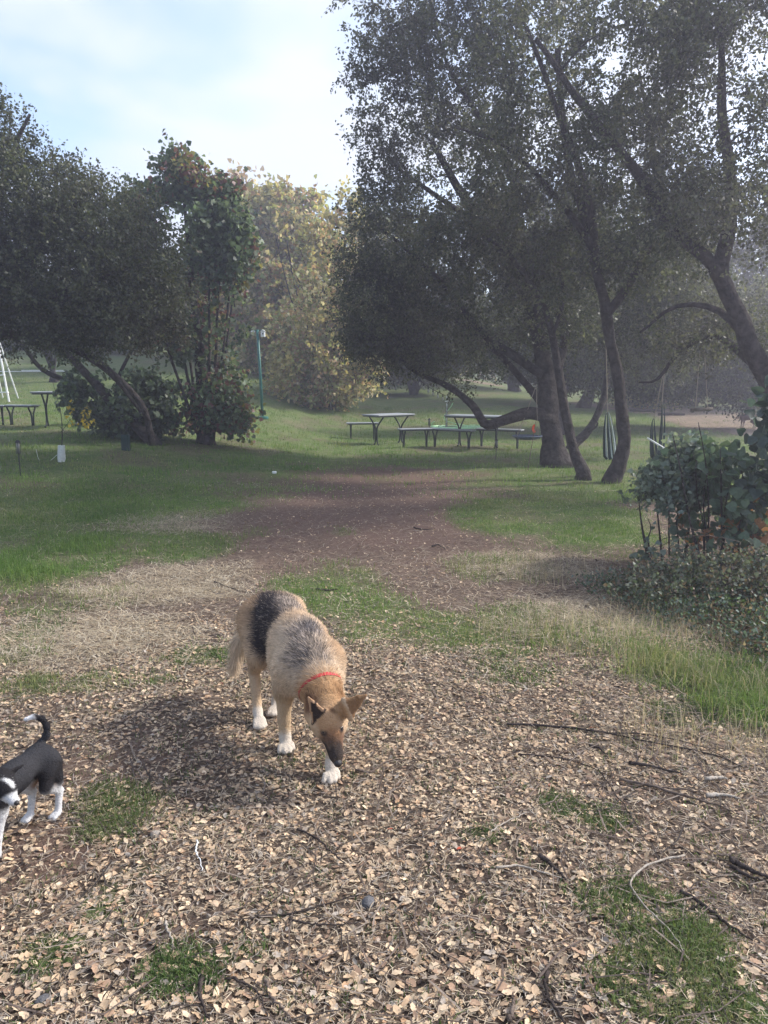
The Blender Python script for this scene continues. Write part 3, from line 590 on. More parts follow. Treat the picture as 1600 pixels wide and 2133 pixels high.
# foreground right: redbud shoots with big heart-shaped leaves, a leafy bush, and scrubby undergrowth
PAL_BUSH = np.array([(.045, .075, .048), (.055, .088, .058), (.04, .065, .045), (.07, .10, .068), (.05, .08, .06)])
PAL_BR = np.array([(.05, .09, .05), (.07, .11, .06), (.06, .10, .055), (.05, .08, .05), (.06, .10, .055), (.24, .13, .06)])
def shoots(name, label, px, py, tops, seed, ncl, blobs, leaf, pal, per=16, ntw=3, rc=.12, gap=.46):
    b = G(px, py); r = random.Random(seed); limbs = []
    for tx, ty in tops:
        bb = np.array([b[0] + (tx - px) / FPX * b[1] * .55 + r.uniform(-.05, .05), b[1] + r.uniform(-.2, .2), 0]); bb[2] = gz(bb[0], bb[1])
        e = P(tx, ty, bb[1] + r.uniform(-.1, .1)); limbs.append(([bb, bb * .6 + e * .4 + np.array([r.uniform(-.05, .05), 0, 0]), bb * .25 + e * .75 + np.array([r.uniform(-.04, .04), 0, 0]), e], r.uniform(.008, .013), .003))
    return tree(name, label, 'shrub', limbs, blobs, ncl=ncl, per=per, leaf=leaf, pal=pal, seed=seed, rc=rc, shape='round', single=300, gap=gap, ntw=ntw, tw_r=.0018, br=(.003, .006), stemname='stem', droop=.1)
Yb = G(1400, 1170)[1]
shoots('leafy_bush', 'dense low bush with small dark green leaves right of the tree trunks', 1385, 1165, [(1330, 1040), (1370, 980), (1400, 950), (1430, 970), (1350, 1080), (1420, 1050)], 61, 400,
       [B(1375, 1050, Yb, 50, 60, .4, 1.), B(1445, 1015, Yb, 40, 45, .3, .6), B(1440, 1120, Yb, 90, 80, .5, 1.), B(1345, 1130, Yb, 60, 60, .4, .8), B(1385, 1000, Yb, 30, 30, .3, .4), B(1310, 1090, Yb, 24, 40, .3, .5), B(1500, 1150, Yb - .1, 130, 60, .5, 1.5), B(1390, 1160, Yb - .1, 80, 40, .4, 1.6), B(1330, 1190, Yb - .2, 70, 30, .4, .6), B(1440, 950, Yb, 40, 30, .3, .2)], (.040, .040), PAL_BUSH * np.array([2.2, 1.9, 2.2]), per=18, ntw=4, rc=.11)
Yd_ = G(1450, 1262)[1]
shoots('bramble', 'low tangled bramble at the foot of the leafy bush, partly brown', 1450, 1262, [(1350, 1200), (1400, 1180), (1460, 1170), (1520, 1190), (1580, 1180)], 64, 170,
       [B(1370, 1215, Yd_, 80, 38, .4, 1.), B(1460, 1205, Yd_, 90, 50, .4, 1.), B(1560, 1210, Yd_, 90, 60, .4, 1.), B(1650, 1200, Yd_, 70, 70, .4, .7), B(1290, 1240, Yd_ - .1, 50, 18, .3, .5)], (.026, .022),
       np.array([(.06, .085, .06), (.09, .115, .085), (.05, .06, .04), (.10, .12, .09), (.13, .10, .07), (.07, .05, .04)]), per=26, ntw=5, rc=.10)
Yc = G(1520, 1190)[1]
shoots('redbud_shoots', 'redbud shoots with big heart-shaped leaves, some red and yellow, on dark stems', 1500, 1190, [(1400, 905), (1455, 880), (1450, 960), (1500, 930), (1540, 960), (1520, 1010), (1470, 1000), (1560, 1050)], 62, 105,
       [B(1455, 960, Yc, 60, 60, .3, 1.), B(1500, 1020, Yc, 75, 70, .4, 1.), B(1410, 930, Yc, 22, 24, .2, .25), B(1455, 890, Yc, 12, 22, .1, .3), B(1540, 1100, Yc, 60, 60, .4, .7), B(1460, 1100, Yc, 60, 50, .4, .6)], (.072, .076), PAL_BR * np.array([1.2, 1.15, 1.3]), per=8, ntw=3, rc=.13)
shoots('redbud_shoots', 'tall redbud shoot with blue-green round leaves at the right edge', 1590, 1180, [(1612, 830), (1622, 850), (1600, 930), (1625, 900), (1645, 860)], 63, 60,
       [B(1618, 870, Yc - .1, 22, 80, .22, 1.), B(1598, 1000, Yc - .1, 40, 50, .3, .8), B(1650, 950, Yc - .1, 50, 120, .4, .8)], (.085, .09), PAL_BUSH * np.array([1, 1, 1.25]), per=8, ntw=3, rc=.12)
def undergrowth():
    r = np.random.default_rng(5); Vs, Cs = [], []; VT, n0, FT = [], 0, []
    pts = []
    while len(pts) < 560:
        px, py = r.uniform(1150, 1680), r.uniform(1150, 1400)
        if py > 1200 + (px - 1150) * .42 or py < 1235 - (px - 1150) * .2: continue
        pts.append((px, py))
    for px, py in pts:
        b = G(px, py); h = r.uniform(.05, .22) * (1.3 if px > 1400 else .8); k = int(r.integers(14, 44)); kind = r.random() + .25 * vn(b[0] * 2, b[1] * 2, 3)
        pal = np.array([(.10, .15, .12), (.13, .18, .16), (.08, .12, .08)]) if kind < .6 else (np.array([(.06, .10, .04), (.05, .08, .03)]) if kind < .92 else np.array([(.14, .09, .06), (.10, .07, .05), (.22, .18, .13), (.07, .05, .04)]))
        c = b + r.normal(0, 1, (k, 3)) * [.09, .09, 0] + np.array([0, 0, 1]) * (r.random((k, 1)) ** .8) * h
        v, f, cc = leaf_arrays(c, r.normal(size=(k, 3)) + [0, 0, .3], r.normal(size=(k, 3)), r.uniform(.018, .04, k), r.uniform(.010, .022, k), pal[r.integers(0, len(pal), k)] * r.uniform(.6, 1.2, (k, 1)))
        Vs.append(v); Cs.append(cc)
    V = np.vstack(Vs); o = mkmesh('undergrowth', V, np.arange(len(V)).reshape(-1, 4), M['leaf'], None, np.vstack(Cs)); o['kind'] = 'stuff'
    tag(o, 'tangled grey-green and brown undergrowth below the redbud shoots', 'undergrowth')
undergrowth()
# ------------------------------------------------------------------ ground cover
def place_on(x, y, lift=0.): return np.stack([x, y, terrain(x, y) + lift], -1)
def in_view(x, y, m=60):
    px, py = proj(np.stack([x, y, terrain(x, y)], -1)); return (px > -m) & (px < 1600 + m) & (py < 2133 + m) & (y > .9)
def sample(n, y0, y1, dens, r, marg=60, pw=1.0):
    X, Y = [], []; tot = 0
    while tot < n:
        k = 60000; u = r.random(k); y = (y0 ** pw + u * (y1 ** pw - y0 ** pw)) ** (1 / pw); x = r.uniform(-1, 1, k) * (y * .56 + .5)
        keep = (r.random(k) < dens(x, y)) & in_view(x, y, marg); X.append(x[keep]); Y.append(y[keep]); tot += keep.sum()
    return np.concatenate(X)[:n], np.concatenate(Y)[:n]
PAL_LIT = np.array([(.55, .405, .27), (.65, .51, .355), (.49, .355, .235), (.30, .20, .14), (.55, .40, .27), (.22, .15, .11), (.40, .32, .25), (.33, .29, .25), (.44, .28, .17)])
def litter_mesh(x, y, r, Lr, lift):
    n = len(x); p = place_on(x, y) + np.stack([np.zeros(n), np.zeros(n), r.random(n) * lift], -1)
    a = r.uniform(0, 2 * math.pi, n); tilt = r.normal(0, .2, n); dr = nrm(np.stack([np.cos(a), np.sin(a), tilt], -1))
    nz = nrm(np.stack([r.normal(0, .24, n), r.normal(0, .24, n), np.ones(n)], -1)); sd = nrm(np.cross(nz, dr)); up = np.cross(dr, sd)
    L = ((Lr[0] + (Lr[1] - Lr[0]) * r.random(n) ** 1.25) * (1 + .3 * (r.random(n) < .12)))[:, None]; W = L * r.uniform(.42, .68, n)[:, None]; cu = r.uniform(-.08, .2, n)[:, None] * L
    bend = r.normal(0, .12, n)[:, None] * L
    P0 = p; P1 = p + dr * L * .33 + sd * W * .5 + up * cu; P2 = p + dr * L * .72 + sd * W * .42 + up * (cu * .8 + bend); P3 = p + dr * L + up * bend * 1.4
    P4 = p + dr * L * .72 - sd * W * .42 + up * (cu * .8 + bend); P5 = p + dr * L * .33 - sd * W * .5 + up * cu
    off = - .5 * dr * L + [0, 0, .002]
    V = np.stack([P0, P1, P2, P3, P4, P5], 1) + off[:, None]; i6 = np.arange(n)[:, None] * 6
    F = np.concatenate([i6 + [0, 1, 2, 3], i6 + [0, 3, 4, 5]])
    c = PAL_LIT[r.choice(len(PAL_LIT), n, p=[.22, .18, .16, .12, .07, .09, .06, .06, .04])] * r.uniform(.72, 1.2, (n, 1))
    red = r.random(n) < .0006; c[red] = (.42, .09, .05)
    return V.reshape(-1, 3), F, np.repeat(c, 6, 0)
r = np.random.default_rng(21)
x, y = sample(36000, 1.35, 6.2, litter_amt, r, pw=1.25)
Vv, Ff, Cc = litter_mesh(x, y, r, (.009, .032), .005)
lo = mkmesh('leaf_litter', Vv, Ff, M['litter'], None, Cc); lo['kind'] = 'stuff'; tag(lo, 'carpet of small tan oak leaves fallen over the foreground soil', 'leaf litter')
x, y = sample(3600, 5, 16, lambda x, y: np.clip(.15 + .8 * fbm(x * .8, y * .8, 71, 3) * (1 - zones(x, y)[0]), 0, 1) * (.5 + field(DIRT, x, y)), r)
Vv, Ff, Cc = litter_mesh(x, y, r, (.014, .034), .004)
l2 = mkmesh('leaf_scatter', Vv, Ff, M['litter'], None, Cc * .95); l2['kind'] = 'stuff'; tag(l2, 'thin scatter of pale fallen leaves over the bare dirt and lawn', 'leaf litter')
# the 300 leaves nearest the camera, one object each, children of the ground
def lobed(seed):
    rr = random.Random(seed); n = 7; L = 1.; V = [(0, 0, 0)]; 
    prof = [0, .16, .27, .24, .33, .25, .15, 0]; left, mid, right = [], [], []
    cu = rr.uniform(.02, .2); be = rr.uniform(-.15, .15)
    for i in range(8):
        t = i / 7; wv = prof[i] * rr.uniform(.8, 1.2); z = be * (t - .5) ** 2 * 2
        left.append((t - .5, wv, cu * wv * 2 + z)); mid.append((t - .5, 0, z)); right.append((t - .5, -wv * rr.uniform(.85, 1.1), cu * wv * 2 * rr.uniform(.3, 1.2) + z))
    V = left + mid + right; F = []
    for i in range(7): F += [(8 + i, 8 + i + 1, i + 1, i), (16 + i, 16 + i + 1, 8 + i + 1, 8 + i)]
    me = mkmesh('leaf_pattern', V, F, None, smooth=True); d = me.data; bpy.data.objects.remove(me); return d
leafm = [mat('fallen_leaf_%s' % k, c, .75, var=.18, scale=3, spec=.2, trans=.1) for k, c in (('tan', (.44, .32, .21)), ('buff', (.52, .40, .28)), ('brown', (.33, .22, .15)), ('grey', (.36, .31, .26)), ('rust', (.37, .26, .17)))]
pats = []
for i in range(10):
    d = lobed(i); d.materials.append(leafm[(0, 1, 0, 2, 1, 3, 0, 4, 1, 2)[i]]); pats.append(d)
x, y = sample(300, 1.30, 1.85, lambda x, y: np.clip(litter_amt(x, y), .15, 1), r, marg=-8)
for i in range(300):
    o = bpy.data.objects.new('leaf', pats[i % 10]); sc.collection.objects.link(o); o.parent = ground
    s_ = random.uniform(.022, .039); o.scale = (s_, s_ * random.uniform(.8, 1.2), s_); o.rotation_euler = (random.gauss(0, .25), random.gauss(0, .2), random.uniform(0, 6.28))
    o.location = (x[i], y[i], gz(x[i], y[i]) + .012)
# dry straw, bark crumbs and twiglets
def bits(n, y0, y1, dens, Lr, Wr, cols, name, label, lift=.006, seed=3, tilt=.15, pw=1.2):
    r = np.random.default_rng(seed); x, y = sample(n, y0, y1, dens, r, pw=pw); p = place_on(x, y, lift); a = r.uniform(0, 6.283, n)
    dr = nrm(np.stack([np.cos(a), np.sin(a), r.normal(0, tilt, n)], -1)); sd = nrm(np.cross(dr, [0, 0, 1.])); L = r.uniform(*Lr, n)[:, None]; W = r.uniform(*Wr, n)[:, None]
    bend = sd * r.normal(0, .16, n)[:, None] * L; up = np.array([0, 0, 1.]) * W * .5
    V = np.stack([p - dr * L / 2 - sd * W / 2, p - dr * L / 2 + sd * W / 2, p + bend + sd * W / 2 + up, p + bend - sd * W / 2 + up, p + dr * L / 2 + sd * W * .3, p + dr * L / 2 - sd * W * .3], 1)
    i6 = np.arange(n)[:, None] * 6; F = np.concatenate([i6 + [0, 3, 2, 1], i6 + [3, 5, 4, 2]]); c = np.array(cols)[r.integers(0, len(cols), n)] * r.uniform(.7, 1.2, (n, 1))
    o = mkmesh(name, V.reshape(-1, 3), F, M['litter'], None, np.repeat(c, 6, 0)); o['kind'] = 'stuff'; tag(o, label, 'ground litter'); return o
bits(54000, 1.3, 6.5, lambda x, y: np.clip(.35 + litter_amt(x, y) * .6, 0, 1), (.010, .060), (.001, .0028), [(.42, .34, .245), (.50, .42, .31), (.27, .21, .15), (.10, .08, .06), (.34, .30, .26), (.07, .055, .045)], 'straw_bits', 'short broken straw and stalk bits strewn among the fallen leaves', .010, 3)
bits(24000, 3.6, 11, lambda x, y: np.clip(field(STRAW, x, y) * 1.1 + .05, 0, 1), (.04, .17), (.002, .0036), [(.46, .39, .28), (.38, .31, .21), (.52, .46, .36), (.30, .24, .17)], 'dry_straw', 'bleached dry grass stalks lying flat between the green patches', .014, 4, .2)
bits(2600, 1.3, 7, lambda x, y: np.clip(.3 + sst(.3, 1.6, x) * .7, 0, 1), (.07, .26), (.003, .006), [(.08, .06, .05), (.13, .10, .085), (.22, .18, .15), (.05, .04, .035)], 'twig_litter', 'thin dark broken twigs lying among the leaves', .014, 6, .06)
# grass blades
def blades(n, y0, y1, dens, Hr, Wd, cols, name, label, seed, pw=1., lean=.45, segs=2, clump=.03, x0=None):
    r = np.random.default_rng(seed); m = n // 7; cx, cy = sample(m, y0, y1, dens, r, pw=pw); cx = np.repeat(cx, 7); cy = np.repeat(cy, 7); n = len(cx)
    x = cx + r.normal(0, clump, n); y = cy + r.normal(0, clump, n); p = place_on(x, y, -.004); a = r.uniform(0, 6.283, n)
    ht = r.uniform(*Hr, n) * (.6 + .8 * vn(cx * 2.1, cy * 2.1, 8)); ln = np.abs(r.normal(0, lean, n)) * ht; dv = np.stack([np.cos(a), np.sin(a), np.zeros(n)], -1)
    sv = np.stack([-np.sin(a), np.cos(a), np.zeros(n)], -1); sa = r.uniform(-1.2, 1.2, n)[:, None]; sv = nrm(sv * np.cos(sa) + dv * np.sin(sa)); W = (Wd * r.uniform(.7, 1.3, n))[:, None]
    mid = p + dv * (ln * .3)[:, None]; mid[:, 2] += ht * .6; tip = p + dv * ln[:, None]; tip[:, 2] += ht * np.sqrt(np.clip(1 - (ln / np.maximum(ht, .01)) ** 2 * .6, .1, 1))
    tone = (.75 + .5 * fbm(x * .8, y * .8, 77, 3)); c = np.array(cols)[(vn(cx * 1.3, cy * 1.3, 12) * len(cols) + r.normal(0, .8, n)).astype(int).clip(0, len(cols) - 1)] * (tone * r.uniform(.8, 1.25, n))[:, None]
    if segs == 2:
        V = np.stack([p - sv * W / 2, p + sv * W / 2, mid + sv * W * .4, mid - sv * W * .4, tip], 1).reshape(-1, 3); i5 = np.arange(n)[:, None] * 5
        F = np.concatenate([i5 + [0, 1, 2], i5 + [0, 2, 3], i5 + [3, 2, 4]]); k = 5
    else:
        V = np.stack([p - sv * W / 2, p + sv * W / 2, tip], 1).reshape(-1, 3); F = np.arange(n * 3).reshape(-1, 3); k = 3
    o = mkmesh(name, V, F, M['grass'], None, np.repeat(c, k, 0)); o['kind'] = 'stuff'; tag(o, label, 'grass'); return o
GC = [(.080, .145, .030), (.105, .185, .038), (.145, .22, .05), (.095, .15, .04), (.20, .22, .085)]
gd = lambda x, y: zones(x, y)[0]
blades(46000, 1.3, 4.2, lambda x, y: np.clip(gd(x, y) * 1.3 - .10, .02, 1) * sst(.36, .60, fbm(x * 7, y * 7, 95, 3)), (.010, .034), .0036, [(.055, .095, .028), (.075, .12, .035), (.10, .145, .045), (.16, .17, .08)], 'short_grass', 'short green grass and weeds in patches among the fallen leaves', 31, lean=.8, clump=.018)
blades(60000, 3.6, 10.5, lambda x, y: np.clip(gd(x, y) ** 1.5 * 1.1 - .05, 0, 1), (.022, .062), .0042, GC, 'lawn_grass', 'green grass growing in uneven patches on both sides of the bare dirt', 32, lean=.8, clump=.05)
blades(60000, 9.5, 30, lambda x, y: gd(x, y), (.04, .10), .011, GC, 'far_grass', 'green lawn grass under and beyond the picnic tables', 33, pw=1.3, segs=1, clump=.09)
tallg = patches([(1500, 1455, 150, 80, 1.), (1400, 1480, 70, 60, .7), (60, 1180, 120, 60, .35)])
blades(8500, 3.2, 8, lambda x, y: np.clip(field(tallg, x, y, .8) * 1.4 * sst(.42, .66, fbm(x * 2.2, y * 2.2, 91, 4)), 0, 1), (.04, .12), .0034, GC + [(.34, .30, .18), (.24, .24, .10)], 'tall_grass', 'taller lush grass clump at the right below the scrub', 34, lean=.95, clump=.05)
dryg = patches([(1540, 1440, 110, 90, .9), (1300, 1330, 210, 60, .7), (1480, 1530, 160, 40, .7), (1150, 1190, 110, 30, .5), (1350, 1540, 180, 50, .4)])
blades(2400, 2.8, 8, lambda x, y: np.clip(field(dryg, x, y), 0, 1), (.05, .19), .0024, [(.34, .29, .20), (.42, .36, .26), (.26, .21, .15)], 'dry_grass_stalks', 'bleached dry grass stalks standing among the green at the right', 35, lean=.8, clump=.06)

# ------------------------------------------------------------------ fallen sticks, each a thing
def gpath(pts, lift=.012, n=26, amt=.0022, seed=0):
    q = np.array([G(a, b) for a, b in pts]); q = spline(q, n); rr = np.random.default_rng(seed); q = q + rr.normal(0, amt, q.shape) * [1, 1, 0]; q[:, 2] = 0
    s = terrain(q[:, 0], q[:, 1]); s = (np.r_[s[0], s[:-1]] + s + np.r_[s[1:], s[-1]]) / 3; q[:, 2] = s + lift; return q
def stick(pts, r0, label, m='stick', name='fallen_branch', forks=(), seed=0, lift=.012, r1=None):
    r0 = r0 * .72
    q = gpath(pts, lift + r0 * .5, seed=seed); base = q[0].copy(); mb = MB().tube(q - base, np.linspace(r0, r1 or r0 * .35, len(q)), 7, rough=.22, seed=seed)
    for f in forks:
        qf = gpath(f, lift + r0 * .5, 14, .003, seed + 1); mb.tube(qf - base, np.linspace(r0 * .6, r0 * .2, 14), 5, rough=.2, seed=seed)
    o = mb.build(name, M[m], None, smooth=True); o.location = Vector(base); tag(o, label, 'stick')
stick([(1055, 1516), (1150, 1520), (1270, 1535), (1400, 1562), (1490, 1580), (1545, 1606)], .008, 'long thin dark branch arching across the leaves below the lush grass', 'stickdark', forks=[[(1270, 1535), (1350, 1537), (1440, 1555), (1500, 1580)]], seed=1)
stick([(1228, 1560), (1250, 1565), (1268, 1588)], .008, 'short dark bent stick just below the long arching branch', 'stickdark', seed=2)
stick([(1310, 1597), (1360, 1605), (1420, 1618)], .012, 'thick dark rotten stick right of the short bent one', 'stickdark', seed=3)
stick([(1080, 1577), (1150, 1583), (1215, 1600), (1275, 1626)], .005, 'thin dark curved twig in the leaves under the arching branch', 'stickdark', seed=4)
stick([(1290, 1630), (1370, 1650), (1470, 1680), (1530, 1700)], .009, 'grey branch pointing down to the right near the edge', 'stick', forks=[[(1370, 1650), (1430, 1655), (1500, 1668)]], seed=5)
stick([(1470, 1668), (1510, 1664), (1540, 1672)], .013, 'stubby pale grey wood piece beside the grey branch', 'stickpale', seed=6)
stick([(1470, 1632), (1500, 1628), (1515, 1632)], .012, 'small bleached wood chip above the stubby pale piece', 'stickpale', seed=16)
stick([(1425, 1794), (1380, 1805), (1335, 1825), (1314, 1860), (1345, 1905), (1380, 1940), (1410, 1975), (1428, 2008)], .0055, 'long pale vine curving in a hook over the green patch', 'stickpale', 'fallen_vine', seed=7, lift=.02)
stick([(1418, 1865), (1470, 1900), (1520, 1940), (1572, 1975)], .009, 'dark forked branch right of the hooked vine', 'stickdark', forks=[[(1460, 1892), (1435, 1905), (1408, 1910)]], seed=8)
stick([(1520, 1800), (1560, 1822), (1610, 1842)], .017, 'thick dark weathered branch cut off by the right edge', 'stickdark', forks=[[(1520, 1815), (1560, 1838), (1600, 1850)]], seed=9)
stick([(412, 1758), (410, 1785), (418, 1805), (423, 1822)], .004, 'small white crooked twig in the leaves at lower left', 'white', seed=10)
stick([(368, 1820), (350, 1840), (355, 1870), (375, 1925)], .0045, 'thin grey twig below the white crooked one', 'stick', seed=11)
stick([(345, 1930), (352, 1955), (365, 1986)], .006, 'short pale stick beside the bare soil spot at lower left', 'stickpale', seed=12)
stick([(420, 2045), (417, 2085), (435, 2140)], .009, 'dark stick running off the bottom edge, leftmost of three', 'stickdark', seed=13)
stick([(470, 2050), (510, 2062), (545, 2090), (560, 2140)], .006, 'thin curved dark stick running off the bottom, middle of three', 'stickdark', seed=14)
stick([(552, 2045), (562, 2085), (585, 2110), (612, 2140)], .007, 'grey curved stick running off the bottom, rightmost of three', 'stick', seed=15)
stick([(1140, 2035), (1137, 2080), (1160, 2120), (1180, 2150)], .009, 'dark forked stick with a Y shape at the bottom', 'stickdark', forks=[[(1137, 2080), (1128, 2098), (1118, 2105)], [(1150, 2100), (1180, 2098), (1210, 2085)]], seed=17)
stick([(1062, 2140), (1068, 2110), (1070, 2085)], .010, 'short brown stub left of the Y-shaped stick', 'stick', seed=18)
stick([(1035, 1816), (1080, 1813), (1120, 1825), (1170, 1842)], .006, 'thin tan twig lying level above the lower green patch', 'stickpale', seed=19)
stick([(1125, 1792), (1150, 1812), (1180, 1846)], .012, 'thick dark piece of branch crossing the tan twig', 'stickdark', seed=20)
stick([(742, 1612), (770, 1615), (795, 1598), (826, 1588)], .008, 'crooked grey stick just right of the big dog paw', 'stick', seed=22)
stick([(530, 1918), (600, 1916), (660, 1900), (730, 1878), (800, 1872)], .0055, 'long thin dark twig arching up to the dark stone', 'stickdark', seed=23)
stick([(600, 1925), (660, 1936), (725, 1934), (760, 1925)], .0045, 'fine dark twig just under the long arching one', 'stickdark', seed=24)
stick([(447, 1216), (475, 1227), (506, 1237)], .009, 'dark stick on the straw left of and behind the big dog', 'stickdark', seed=25)
stick([(660, 1231), (680, 1234), (704, 1232)], .014, 'small dark branch on the grass behind the big dog', 'stickdark', seed=26)
stick([(862, 1102), (880, 1106), (900, 1105)], .013, 'dark stub lying in the middle of the bare dirt', 'stickdark', seed=27)
stick([(900, 1141), (915, 1139), (927, 1148)], .012, 'small curved dark stick at the near edge of the dirt', 'stickdark', seed=28)
stick([(340, 1600), (420, 1596), (520, 1600)], .003, 'fine straight twig in the shadow left of the big dog', 'stick', seed=29)
stick([(1020, 1745), (1055, 1720), (1100, 1700)], .0045, 'thin pale stalk slanting up to the small green patch', 'stickpale', seed=30)
stick([(620, 1735), (660, 1755), (700, 1790), (720, 1815)], .006, 'dark twig slanting down below the big dog', 'stickdark', seed=31)
stick([(1245, 1610), (1310, 1700), (1345, 1760)], .004, 'long fine dark stem beside the paired green tufts', 'stickdark', seed=32)
stick([(1485, 1790), (1540, 1786), (1600, 1775)], .005, 'thin brown stem reaching in from the right edge', 'stick', seed=33)
for i, (pts, lab) in enumerate((([(1385, 1092), (1440, 1100), (1510, 1130), (1560, 1165)], 'long pale dry stem bowed over the leafy bush'), ([(1395, 1128), (1430, 1118), (1480, 1116), (1540, 1128)], 'pale dry stem crossing below the bowed one in the bush'))):
    q = spline([P(a, b, 5.2 - i * .1 + k * .08) for k, (a, b) in enumerate(pts)], 16)
    o = MB().tube(q - q[0], np.linspace(.0012, .0022, len(q)), 5).build('dry_stem', M['stick'], None, smooth=True); o.location = Vector(q[0]); tag(o, lab, 'stem')
# stones
def stone(px, py, s, label, m='stone', seed=0):
    c = G(px, py); rr = np.random.default_rng(seed); import bmesh
    bm = bmesh.new(); bmesh.ops.create_icosphere(bm, subdivisions=2, radius=1)
    for v in bm.verts:
        k = 1 + .25 * (vn3(np.array([v.co]) * 1.3 + seed * 3, seed)[0] - .5) * 2; v.co = Vector((v.co.x * s[0] * k, v.co.y * s[1] * k, max(v.co.z, -.4) * s[2] * k))
    me = bpy.data.meshes.new('stone'); bm.to_mesh(me); bm.free(); me.materials.append(M[m]); o = bpy.data.objects.new('stone', me); sc.collection.objects.link(o); o.location = Vector(c) + Vector((0, 0, s[2] * .3)); o.rotation_euler[2] = seed; tag(o, label, 'stone')
stone(767, 1884, (.026, .020, .018), 'small angular dark stone among leaves below the big dog', seed=1)
stone(572, 986, (.05, .04, .03), 'tiny white stone at the far edge of the bare dirt', 'white', seed=2)
stone(325, 1742, (.022, .016, .012), 'pale grey pebble by the left green patch', 'stickpale', seed=3)
stone(88, 2085, (.018, .014, .010), 'blue-grey pebble near the bottom left corner', seed=4)
# ------------------------------------------------------------------ furniture and small things
def leg_frame(mb, c, ax, spread_top, spread_bot, ht, r=.02, joint=.60, sw=.028):
    """two bent tubes side by side in the plane along ax: apart at the top, together in the middle, flared at the foot"""
    c = np.asarray(c, float); ax = np.asarray(ax, float)
    for s in (-1, 1):
        pts = [c + ax * s * spread_top + [0, 0, ht], c + ax * s * (spread_top * .56) + [0, 0, ht * .83], c + ax * s * sw + [0, 0, ht * joint], c + ax * s * sw * .9 + [0, 0, ht * .25], c + ax * s * (sw + (spread_bot - sw) * .35) + [0, 0, ht * .07], c + ax * s * spread_bot + [0, 0, r * .8]]
        mb.tube(spline(pts, 16), r, 8)
    return mb
def slab(mb, c, L, W, th, a): return mb.box(c, (L, W, th), rz=a, bev=.008)
def table(f1, f2, label, group, over=.28, W=.74, ht=.74, foot=.10):
    """f1, f2: ground points of its two leg frames"""
    f1, f2 = np.array(f1), np.array(f2); mid = (f1 + f2) / 2; d = f2 - f1; L = math.hypot(d[0], d[1]); a = math.atan2(d[1], d[0]); ax = np.array([-math.sin(a), math.cos(a), 0])
    z = max(f1[2], f2[2]); root = thing('picnic_table', label, 'picnic table', mid, group)
    topz = mid[2] + ht
    t = slab(MB(), (0, 0, ht), L + over * 2, W, .035, a).build('tabletop', M['plastic'], root, smooth=False)
    MB().box((0, 0, ht - .03), (L + over * 2 - .06, W - .06, .022), rz=a).build('table_frame', M['metal'], root)
    for f in (f1, f2): leg_frame(MB(), (f - mid), ax, W * .42, foot, ht - .04 - (f[2] - mid[2]), .019).build('leg', M['metal'], root, smooth=True)
    return root
def bench(f1, f2, label, group, over=.12, W=.25, ht=.43):
    f1, f2 = np.array(f1), np.array(f2); mid = (f1 + f2) / 2; d = f2 - f1; L = math.hypot(d[0], d[1]); a = math.atan2(d[1], d[0]); ax = np.array([-math.sin(a), math.cos(a), 0])
    root = thing('bench', label, 'bench', mid, group)
    slab(MB(), (0, 0, ht), L + over * 2, W, .032, a).build('seat', M['plastic'], root)
    MB().box((0, 0, ht - .026), (L + over * 2 - .05, W - .05, .018), rz=a).build('seat_frame', M['metal'], root)
    for f in (f1, f2):
        c = f - mid; mb = MB()
        for s in (-1, 1):
            mb.tube(spline([c + ax * s * .11 + [0, 0, ht - .035 - c[2]], c + ax * s * .085 + [0, 0, ht * .8], c + ax * s * .035 + [0, 0, ht * .55], c + ax * s * .022 + [0, 0, .0]], 12), .018, 8)
        mb.build('leg', M['metal'], root, smooth=True)
    return root
TG, BG = 'picnic tables on the lawn', 'benches on the lawn'
def two(px, py, qx, L, ang):
    a = G(px, py); return a, np.array([a[0] + L * math.cos(ang), a[1] + L * math.sin(ang), 0])
def T(px, py, L, ang):
    a = G(px, py); b = np.array([a[0] + L * math.cos(R(ang)), a[1] + L * math.sin(R(ang)), 0.]); b[2] = gz(b[0], b[1]); return a, b
table(*T(784, 928, .80, 40), 'grey-topped picnic table left of the hose, clear of the oak limb', TG, over=.2, W=.66)
table(*T(957, 930, .95, -32), 'grey-topped picnic table with the low oak limb lying across it', TG, over=.26, W=.66)
bench(*T(731, 914, .62, 10), 'bench at the far left of the right-hand picnic group', BG)
bench(*T(841, 932, .58, 18), 'bench between the two right-hand tables, nearer the clear one', BG)
bench(*T(906, 931, .95, -38), 'near bench in front of the limb-covered table', BG)
bench(*T(1003, 930, .90, -30), 'bench behind the right end of the limb-covered table, by the trunk', BG)
table(*T(99, 890, .62, 12), 'sunlit picnic table at the left, half hidden by redbud leaves', TG, over=.22, W=.70, foot=.20)
bench(*T(25, 886, .55, -14), 'sunlit bench left of the left-hand picnic table', BG, over=.12)
bench(*T(168, 884, .55, 0), 'bench right of the left-hand table, seen through the leaves', BG)
bench(*T(-30, 888, .35, 20), 'bench cut off by the left edge near the ladder', BG, over=.06)

